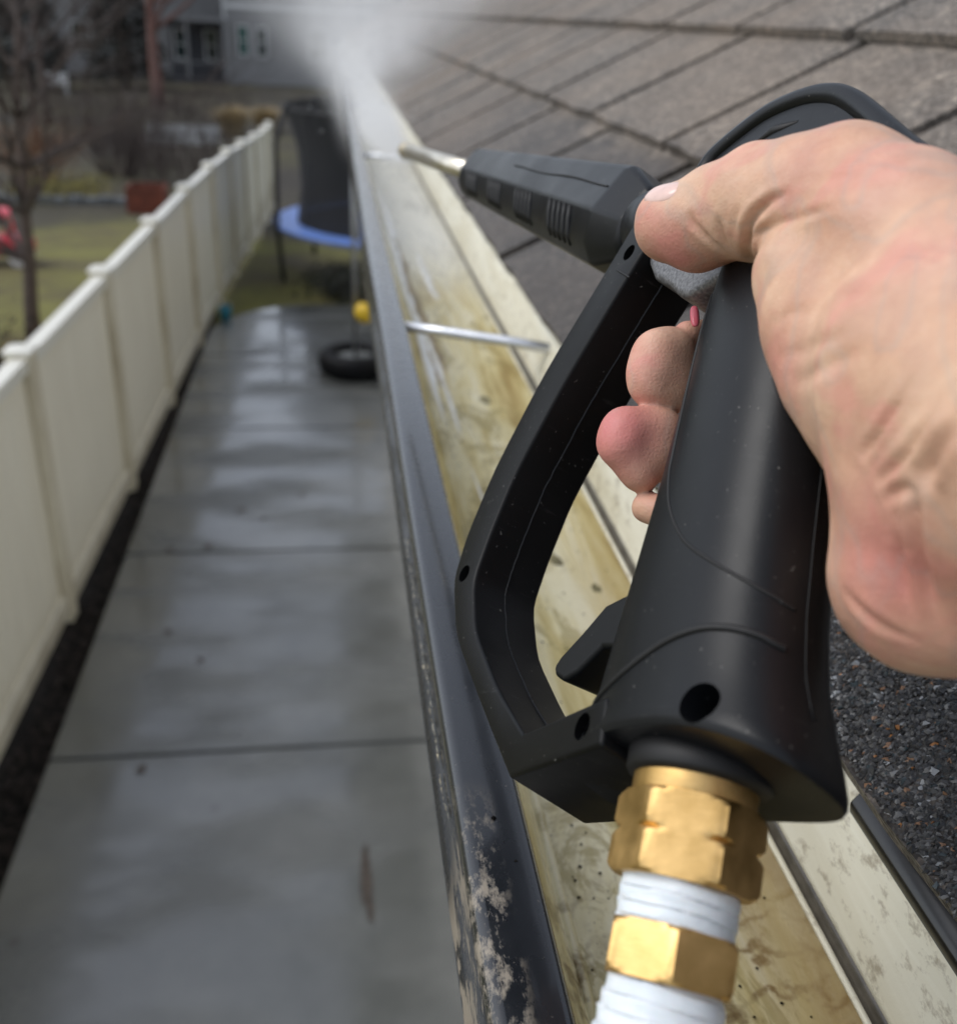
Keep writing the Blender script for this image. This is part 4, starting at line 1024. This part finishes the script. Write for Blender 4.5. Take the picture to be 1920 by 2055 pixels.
def bare_tree(name, x, y, h, r_, depth, seed, label, bark='bark', twig='twig', group=None, spread=.5, lean=(0, 0), nmax=4, first=.35, cat="tree", per=2):
    rr = random.Random(seed); z = gz(x, y); t = empty(name, (x, y, z)); tag(t, label, cat, group)
    tm, cm_ = MB(), MB(); pts, rad = [(0, 0, -.1)], [r_ * 1.15]; q_ = Vector((0, 0, 0)); n = 7
    for i in range(n):
        q_ = q_ + Vector((lean[0] / n + rr.gauss(0, .012) * h * .3, lean[1] / n + rr.gauss(0, .012) * h * .3, h * .75 / n)); pts.append(tuple(q_)); rad.append(r_ * (1 - .75 * (i + 1) / n))
    tm.tube(pts, rad, 10); tm.obj("trunk", M[bark], t, smooth=True)
    for i in range(2, n + 1):
        if i / n < first: continue
        for k in range(rr.randint(per, per + 1)):
            a = rr.uniform(0, 6.28); branch(cm_, pts[i], (math.cos(a), math.sin(a), rr.uniform(.3, 1.0)), h * rr.uniform(.2, .36), max(rad[i] * .6, .008), depth, rr, spread, .12, 2, nmax)
    cm_.obj("crown", M[twig], t, recalc=False); return t
def shrub(name, x, y, h, wd, n, seed, label, mat='twig', depth=2, leaf=None, group=None, cat="shrub"):
    rr = random.Random(seed); z = gz(x, y); t = empty(name, (x, y, z)); tag(t, label, cat, group); m_ = MB()
    for k in range(n):
        a = rr.uniform(0, 6.28); s = rr.uniform(0, 1) ** .5
        branch(m_, (s * wd * .3 * math.cos(a), s * wd * .3 * math.sin(a), -.02), (s * wd / h * math.cos(a) * .8, s * wd / h * math.sin(a) * .8, 1), h * rr.uniform(.45, .7), .009 * h, depth, rr, .45, .1, 2, 4, 4)
    m_.obj("branches", M[mat], t, recalc=False)
    if leaf:
        v, f = [], []
        for k in range(n * 45):
            p = np.array([rr.gauss(0, wd * .4), rr.gauss(0, wd * .4), abs(rr.gauss(.45, .25)) * h]); s = rr.uniform(.02, .05) * max(1, h * .7); a = np.array([rr.gauss(0, 1) for _ in range(3)]); a /= np.linalg.norm(a); b = np.cross(a, [rr.gauss(0, 1) for _ in range(3)]); b /= np.linalg.norm(b) + 1e-6
            i = len(v); v += [p - a * s, p + b * s * .5, p + a * s, p - b * s * .5]; f.append((i, i + 1, i + 2, i + 3))
        obj("leaves", v, f, M[leaf], t, recalc=False)
    return t
def conifer(name, x, y, h, wd, seed, label, group=None):
    rr = random.Random(seed); t = empty(name, (x, y, gz(x, y))); tag(t, label, "tree", group)
    MB().tube([(0, 0, -.1), (0, 0, h * .95)], [h * .02, .01], 8).obj("trunk", M['bark'], t)
    v, f = [], []
    for k in range(4200):
        u_ = rr.random() ** .7; zz = h * (.04 + .96 * (1 - u_)); rad = wd * (.12 + .88 * u_) * (.35 + .65 * rr.random() ** .5) * (1 + .18 * math.sin(zz * 4 + k % 3)); a = rr.uniform(0, 6.28); p = np.array([rad * math.cos(a), rad * math.sin(a), zz]); s = h * rr.uniform(.02, .05)
        d_ = np.array([math.cos(a), math.sin(a), rr.uniform(-.5, .3)]); d_ /= np.linalg.norm(d_); b = np.array([-math.sin(a), math.cos(a), rr.gauss(0, .4)]) * s * .35
        i = len(v); v += [p - b, p + d_ * s, p + b, p - d_ * s * .3]; f.append((i, i + 1, i + 2, i + 3))
    obj("crown", v, f, M['needle'], t, recalc=False); return t
def tuft(name, x, y, h, wd, n, seed, label, mat='straw', group=None):
    rr = random.Random(seed); t = empty(name, (x, y, gz(x, y))); tag(t, label, "ornamental grass", group); v, f = [], []
    for k in range(n):
        a = rr.uniform(0, 6.28); s = rr.random(); r0 = .25 * wd * rr.random(); L = h * rr.uniform(.6, 1.05); b = np.array([-math.sin(a), math.cos(a), 0]) * .012
        p0 = np.array([r0 * math.cos(a), r0 * math.sin(a), 0]); p1 = p0 + np.array([math.cos(a) * wd * .35 * s, math.sin(a) * wd * .35 * s, L * .65]); p2 = p0 + np.array([math.cos(a) * wd * .75 * s, math.sin(a) * wd * .75 * s, L * (1 - .2 * s)])
        i = len(v); v += [p0 - b, p0 + b, p1 + b, p1 - b, p2]; f += [(i, i + 1, i + 2, i + 3), (i + 3, i + 2, i + 4)]
    obj("blades", v, f, M[mat], t, recalc=False); return t

bare_tree("bare_tree", -3.22, 10.75, 4.3, .085, 4, 11, "slender bare garden tree standing right behind the cream fence", spread=.48, lean=(.3, .1), first=.25, nmax=5, per=4)
shrub("bare_shrub", -2.95, 9.1, .75, .7, 16, 3, "low brown shrub at the foot of the bare garden tree", 'twig_rust', 2, 'mulch')
shrub("bare_shrub", -5.05, 25.3, 1.9, 1.5, 46, 5, "large dark twiggy shrub behind the rust coloured planter", 'twig', 3)
shrub("bare_shrub", -6.6, 24.2, 1.35, 1.3, 34, 6, "rust brown shrub between the dark shrub and the frame edge", 'twig_rust', 3, 'twig_rust')
shrub("bare_shrub", -4.3, 27.0, 1.5, 1.2, 34, 8, "dark bare shrub just before the white picket fence", 'twig', 3)
shrub("leafy_shrub", -5.95, 21.8, .55, .8, 16, 9, "small yellow green shrub on the stone border", 'twig', 1, 'leaf_yellow')
shrub("leafy_shrub", -5.2, 22.2, .45, .7, 14, 10, "smaller yellow green shrub nearer the rust planter", 'twig', 1, 'leaf_yellow')
tuft("ornamental_grass", -3.15, 34.5, 1.0, 1.1, 700, 12, "tall straw coloured grass clump above the fence's far end")
tuft("ornamental_grass", -2.2, 36.0, .9, 1.0, 600, 13, "second straw grass clump beside the trampoline net")
bare_tree("red_barked_tree", -6.75, 43.0, 8.5, .26, 4, 21, "bare tree with reddish trunk before the far grey house", 'bark_red', 'bark_red', spread=.5)
bt = [(-9.2, 36, 7.5, .14, 31, 'twig_grey', "pale grey bare tree left of the red barked tree"), (-12.2, 38, 8.0, .16, 32, 'twig', "dark bare tree above the white bench"), (-8.0, 30, 6.5, .11, 33, 'twig', "thin dark bare tree behind the rust brown shrub"), (-14.5, 42, 9, .18, 34, 'twig_grey', "tall grey bare tree at the far edge of the lawns"), (-10.6, 31, 6.0, .12, 35, 'twig_grey', "short grey bare tree behind the red toy car")]
for x, y, h, r_, sd_, tw, lb in bt: bare_tree("bare_tree", x, y, h, r_, 4, sd_, lb, 'bark', tw, spread=.5)
conifer("conifer", -9.6, 52.5, 7.5, 1.9, 41, "dark conifer beside the far house's porch", "conifers by the far houses")
conifer("conifer", -13.2, 50.0, 6.5, 1.8, 42, "dark conifer before the far brown house", "conifers by the far houses")
shrub("bare_shrub", -2.6, 49, 1.0, 1.6, 26, 51, "grey shrub under the far house's pair of windows", 'twig_grey', 2)
shrub("bare_shrub", -5.6, 50, 1.1, 1.6, 26, 52, "dark shrub at the corner of the far porch", 'twig', 2)
shrub("shade_shrub", .15, 12.95, .42, .62, 20, 53, "dark evergreen shrub at the patio's end under the trampoline", 'twig', 2, 'needle')  # dark shrub added to stand in for the shade under the trampoline

um = MB(); rr = random.Random(99)
for k in range(620):
    y = rr.uniform(23.5, 46); x = -2.6 - (y - 20) * rr.uniform(0.02, .42); 
    branch(um, (x, y, gz(x, y) - .02), (rr.gauss(0, .35), rr.gauss(0, .35), 1), rr.uniform(.35, .95), .016, 1, rr, .5, .1, 2, 4, 3)
tag(um.obj("undergrowth", M['twig'], recalc=False), "tangle of dark bare brush across the yards behind the fence", "undergrowth", kind='stuff')

# ------------------------------------------------------------------ neighbour's yard things
toy = empty("toy_car", (-4.72, 15.0, gz(-4.7, 15))); tag(toy, "red plastic ride-on toy car half hidden by the bare tree", "toy car")
def shell(mat, name, prof, wd, bev=.03): return MB().raw([(a, -wd, b) for a, b in prof] + [(a, wd, b) for a, b in prof], [tuple(range(len(prof))), tuple(range(2 * len(prof) - 1, len(prof) - 1, -1))] + [(k, (k + 1) % len(prof), len(prof) + (k + 1) % len(prof), len(prof) + k) for k in range(len(prof))]).obj(name, mat, toy, bevel=bev, seg=3)
shell(M['red'], "car_body", [(-.42, .14), (.42, .14), (.44, .34), (.30, .42), (.12, .44), (.02, .40), (-.2, .40), (-.28, .46), (-.42, .40)], .22, .05)
shell(M['red'], "car_roof", [(-.34, .66), (.16, .66), (.22, .72), (.10, .77), (-.26, .77), (-.38, .72)], .2, .04)
for sx in (-.3, .14):
    for sy in (-.18, .18): MB().tube([(sx, sy, .38), (sx + .01, sy, .68)], .022, 8).obj("roof_pillar", M['red'], toy, smooth=True)
for sx in (-.27, .27):
    for sy in (-.22, .22):
        m_ = MB(); m_.tube([(sx, sy - .04, .13), (sx, sy + .04, .13)], .13, 20); m_.obj("wheel", M['pale'], toy, bevel=.02)
pl_ = empty("planter", (-3.65, 20.9, gz(-3.6, 20.9))); tag(pl_, "square rust coloured steel planter on the neighbour's lawn", "planter")
MB().box(-.36, .36, -.34, -.31, 0, .50).box(-.36, .36, .31, .34, 0, .50).box(-.36, -.33, -.31, .31, 0, .50).box(.33, .36, -.31, .31, 0, .50).obj("box_wall", M['rust'], pl_)
MB().box(-.33, .33, -.31, .31, .02, .36).obj("earth", M['soil'], pl_)
bd_ = empty("stone_border", (-6, 21.6, gz(-6, 21.6))); tag(bd_, "row of grey border stones along the neighbour's lawn", "stone border")
rr = random.Random(4)
for k in range(16):
    x = -2.2 + k * .30; wds = .135 + rr.uniform(-.012, .01)
    MB().box(x - wds, x + wds, -.11 + rr.uniform(-.02, .02), .11, -.05, .14 + rr.uniform(-.02, .03)).obj("stone", M['stone'], bd_, bevel=.03, seg=3)
pk = empty("picket_fence", (-4.3, 31.5, gz(-4.3, 31.5))); tag(pk, "short white picket fence in the yard beyond the dark shrubs", "fence")
for k in range(16):
    x = -1.0 + k * .13
    MB().raw([(x - .04, -.01, .02), (x + .04, -.01, .02), (x + .04, -.01, .55), (x, -.01, .62), (x - .04, -.01, .55), (x - .04, .01, .02), (x + .04, .01, .02), (x + .04, .01, .55), (x, .01, .62), (x - .04, .01, .55)],
             [(0, 1, 2, 3, 4), (9, 8, 7, 6, 5), (0, 5, 6, 1), (1, 6, 7, 2), (2, 7, 8, 3), (3, 8, 9, 4), (4, 9, 5, 0)]).obj("picket", M['trim_white'], pk)
MB().box(-1.08, 1.05, .012, .04, .14, .20).box(-1.08, 1.05, .012, .04, .40, .46).obj("rail", M['trim_white'], pk)
bn_ = empty("bench", (-11.65, 47.5, gz(-11.6, 47.5))); tag(bn_, "small white garden bench far off among bare trees", "bench")
for k in range(4): MB().box(-.5, .5, -.2 + k * .11, -.11 + k * .11, .40, .43).obj("seat_slat", M['trim_white'], bn_)
for k in range(3): MB().box(-.5, .5, .24, .265, .50 + k * .12, .59 + k * .12).obj("back_slat", M['trim_white'], bn_)
for sx in (-.46, .46):
    MB().box(sx - .03, sx + .03, -.2, -.14, 0, .40).obj("leg", M['trim_white'], bn_); MB().box(sx - .03, sx + .03, .20, .24, 0, .84).obj("leg", M['trim_white'], bn_)

# ------------------------------------------------------------------ houses far off
def gable(name, mat, parent, x0, x1, y0, y1, z0, z1, over=.5):
    xm = (x0 + x1) / 2
    return MB().raw([(x0 - over, y0 - over, z0), (x1 + over, y0 - over, z0), (xm, y0 - over, z1), (x0 - over, y1 + over, z0), (x1 + over, y1 + over, z0), (xm, y1 + over, z1)], [(0, 1, 2), (5, 4, 3), (0, 2, 5, 3), (1, 4, 5, 2), (0, 3, 4, 1)]).obj(name, mat, parent)
def window(parent, x0, x1, z0, z1, y, gl_='glass', rail=True):
    t = .07
    w_ = MB().box(x0 - t, x0, y - .06, y, z0 - t, z1 + t).box(x1, x1 + t, y - .06, y, z0 - t, z1 + t).box(x0, x1, y - .06, y, z1, z1 + t).box(x0, x1, y - .06, y, z0 - t, z0).obj("window", M['trim_white'], parent)
    MB().box(x0, x1, y - .025, y - .005, z0, z1).obj("pane", M[gl_], w_)
    if rail: MB().box(x0, x1, y - .045, y - .026, (z0 + z1) / 2 - .025, (z0 + z1) / 2 + .025).obj("sash_rail", M['trim_white'], w_)
hz = -0.45
h1 = empty("far_house", (-4, 58, hz)); tag(h1, "grey two-storey house with dark porch beyond the yards", "house")
MB().box(-1.35, 6.5, 0, 9, 0, 6.2).obj("wall", M['house_light'], h1)
MB().box(-6.5, -1.35, 1.8, 9, 0, 6.2).obj("wing_wall", M['house_grey'], h1)
MB().box(-4.45, -1.36, 1.76, 1.80, 0, 2.9).obj("porch_back", M['house_dark'], h1)
MB().box(-4.6, -1.36, -.5, 1.78, 2.95, 3.15).obj("porch_roof", M['house_grey'], h1)
MB().box(-4.6, -1.36, -.5, 1.7, -.05, .22).obj("porch_floor", M['house_dark'], h1)
for x in (-4.5, -3.4, -1.5): MB().box(x, x + .16, -.45, -.29, .22, 2.95).obj("porch_post", M['house_grey'], h1)
MB().box(-4.5, -1.4, -.42, -.36, 1.0, 1.06).obj("porch_rail", M['house_grey'], h1)
for k in range(22): MB().box(-4.45 + k * .135, -4.42 + k * .135, -.41, -.37, .22, 1.0).obj("baluster", M['house_dark'], h1)
window(h1, -.72, -.26, 1.5, 2.82, 0, 'glass_green'); window(h1, .25, .68, 1.45, 2.76, 0); window(h1, -4.2, -3.6, 1.1, 2.5, 1.76); window(h1, -2.6, -2.0, 1.1, 2.5, 1.76)
window(h1, 3.0, 3.9, 1.4, 2.8, 0); window(h1, -.6, .5, 4.2, 5.4, 0); window(h1, 3.0, 4.0, 4.2, 5.4, 0)
MB().box(-1.45, -1.34, -.05, .0, 0, 6.2).obj("corner_board", M['trim_white'], h1)
MB().box(-1.30, 6.5, -.06, -.002, 3.65, 3.85).obj("belt_board", M['trim_white'], h1)
gable("roof", M['roof_far'], h1, -6.5, 6.5, 0, 9, 6.2, 9.6)
h2 = empty("far_house", (-15.5, 60, hz)); tag(h2, "second far house, dull brown grey, behind the bare trees", "house")
MB().box(-6, 4, 0, 9, 0, 6.4).obj("wall", M['house_grey'], h2)
for x in (-4, -1, 2): window(h2, x, x + .9, 1.2, 2.6, 0); window(h2, x, x + .9, 4.0, 5.2, 0)
gable("roof", M['roof_far'], h2, -6, 4, 0, 9, 6.4, 9.8)
# dark band of far-off trees closing the view
tv, tf = [], []
rr = random.Random(77)
for k in range(16000):
    x = rr.uniform(-90, 80); y = rr.uniform(78, 95); h = 9 + 3 * math.sin(x * .21) + 2 * math.sin(x * .57 + 1); z = hz + h * rr.random() ** .8; s = rr.uniform(.4, 1.1)
    a = np.array([rr.gauss(0, 1), rr.gauss(0, .5), rr.gauss(0, 1)]); a /= np.linalg.norm(a); b = np.cross(a, [rr.gauss(0, 1), rr.gauss(0, 1), rr.gauss(0, 1)]); b /= np.linalg.norm(b) + 1e-6
    p = np.array([x, y, z]); i = len(tv); tv += [p - a * s, p + b * s * .4, p + a * s, p - b * s * .4]; tf.append((i, i + 1, i + 2, i + 3))
tag(obj("treeline", tv, tf, M['twig_grey'], recalc=False), "far belt of bare trees behind the houses", "trees", kind='stuff')

dv, df = [], []
rr = random.Random(5)
for k in range(700):
    y = rr.uniform(1.9, 5.2); t = (y - 1.0); x = .09 + rr.gauss(0, .02 + .035 * t); z = 3.12 + abs(rr.gauss(0, .03 + .05 * t)); r_ = rr.uniform(.0006, .0018); L_ = r_ * rr.uniform(1.2, 4); d_ = Vector((rr.gauss(0, .5), 1, rr.gauss(.4, .6))).normalized(); b = len(dv)
    a1 = d_.cross(Vector((0, 0, 1))).normalized() * r_; a2 = d_.cross(a1).normalized() * r_; c_ = Vector((x, y, z))
    dv += [c_ + d_ * L_, c_ - d_ * L_, c_ + a1, c_ - a1, c_ + a2, c_ - a2]; df += [tuple(b + i for i in t_) for t_ in ((0, 2, 4), (0, 4, 3), (0, 3, 5), (0, 5, 2), (1, 4, 2), (1, 3, 4), (1, 5, 3), (1, 2, 5))]
q = N("water_drop"); q.set(Base_Color=(.9, .92, .93), Roughness=0.1, Transmission_Weight=0.5, IOR=1.33)
tag(obj("water_drops", dv, df, q.m, smooth=True), "drops of water flung up from the gutter by the jet", "drops", kind='stuff')
# ------------------------------------------------------------------ spray and mist leaving the nozzle
sp_ = MB().box(-0.75, 1.45, 1.0, 7.0, 2.99, 4.05).obj("water_spray", None)
q = N("spray_mist"); q.n.remove(q.p)
vol = q.n.new("ShaderNodeVolumePrincipled"); q.l.new(vol.outputs[0], q.out.inputs["Volume"])
vol.inputs["Color"].default_value = (.985, .99, 1, 1); vol.inputs["Anisotropy"].default_value = 0.0
co = q.world(); p_ = q.sep(co); Yv = p_[1]
def bell(v, c, r_):
    d = q.math('DIVIDE', q.math('SUBTRACT', v, c), r_); return q.math('POWER', 2.718, q.math('MULTIPLY', q.math('MULTIPLY', d, d), -1.0))
tt = q.math('SUBTRACT', Yv, 0.93)
# jet: a narrow widening cone from the nozzle down into the trough
jr = q.math('ADD', .008, q.math('MULTIPLY', tt, .016))
jet = q.math('MULTIPLY', bell(p_[0], q.math('ADD', .066, q.math('MULTIPLY', tt, .024)), jr), bell(p_[2], q.math('SUBTRACT', 3.232, q.math('MULTIPLY', tt, .072)), jr))
jet = q.math('MULTIPLY', jet, q.mapr(Yv, 3.6, 2.4))
# splash in the trough, and the mist it throws up: narrow at the gutter, fanning out with height
tro = q.math('MULTIPLY', q.math('MULTIPLY', bell(p_[0], .120, .055), bell(p_[2], 3.05, .06)), q.math('MULTIPLY', q.mapr(Yv, 2.3, 3.4), q.mapr(Yv, 7.0, 5.4)))
hh = q.math('MAXIMUM', q.math('SUBTRACT', p_[2], 3.04), 0.0)
rx = q.math('ADD', .055, q.math('MULTIPLY', hh, .85))
fan = bell(p_[0], q.math('ADD', .115, q.math('MULTIPLY', hh, .16)), rx)
fan = q.math('MULTIPLY', fan, q.math('DIVIDE', .09, q.math('ADD', rx, .02)))
fan = q.math('MULTIPLY', fan, q.math('MULTIPLY', q.mapr(Yv, 2.5, 4.2), q.mapr(Yv, 6.8, 4.8)))
fan = q.math('MULTIPLY', fan, q.mapr(p_[2], 4.05, 3.45))
nz = q.noise(q.world((1.2, 0.5, 0.55)), 7.5, 5, .62, .5); nzr = q.ramp(nz, [(.32, .05), (.66, 1.0)])
den = q.math('ADD', q.math('MULTIPLY', jet, 7.0), q.math('MULTIPLY', tro, 6.0))
den = q.math('ADD', den, q.math('MULTIPLY', q.math('MULTIPLY', q.math('ADD', q.math('MULTIPLY', fan, .55), q.math('MULTIPLY', fan, q.math('MULTIPLY', fan, fan))), nzr), 8.5))
q.l.new(q.math('MAXIMUM', q.math('SUBTRACT', den, .02), 0.0), vol.inputs["Density"])
sp_.data.materials.clear(); sp_.data.materials.append(q.m)
tag(sp_, "white water spray and mist billowing from the gutter ahead of the nozzle", "spray", kind='stuff')
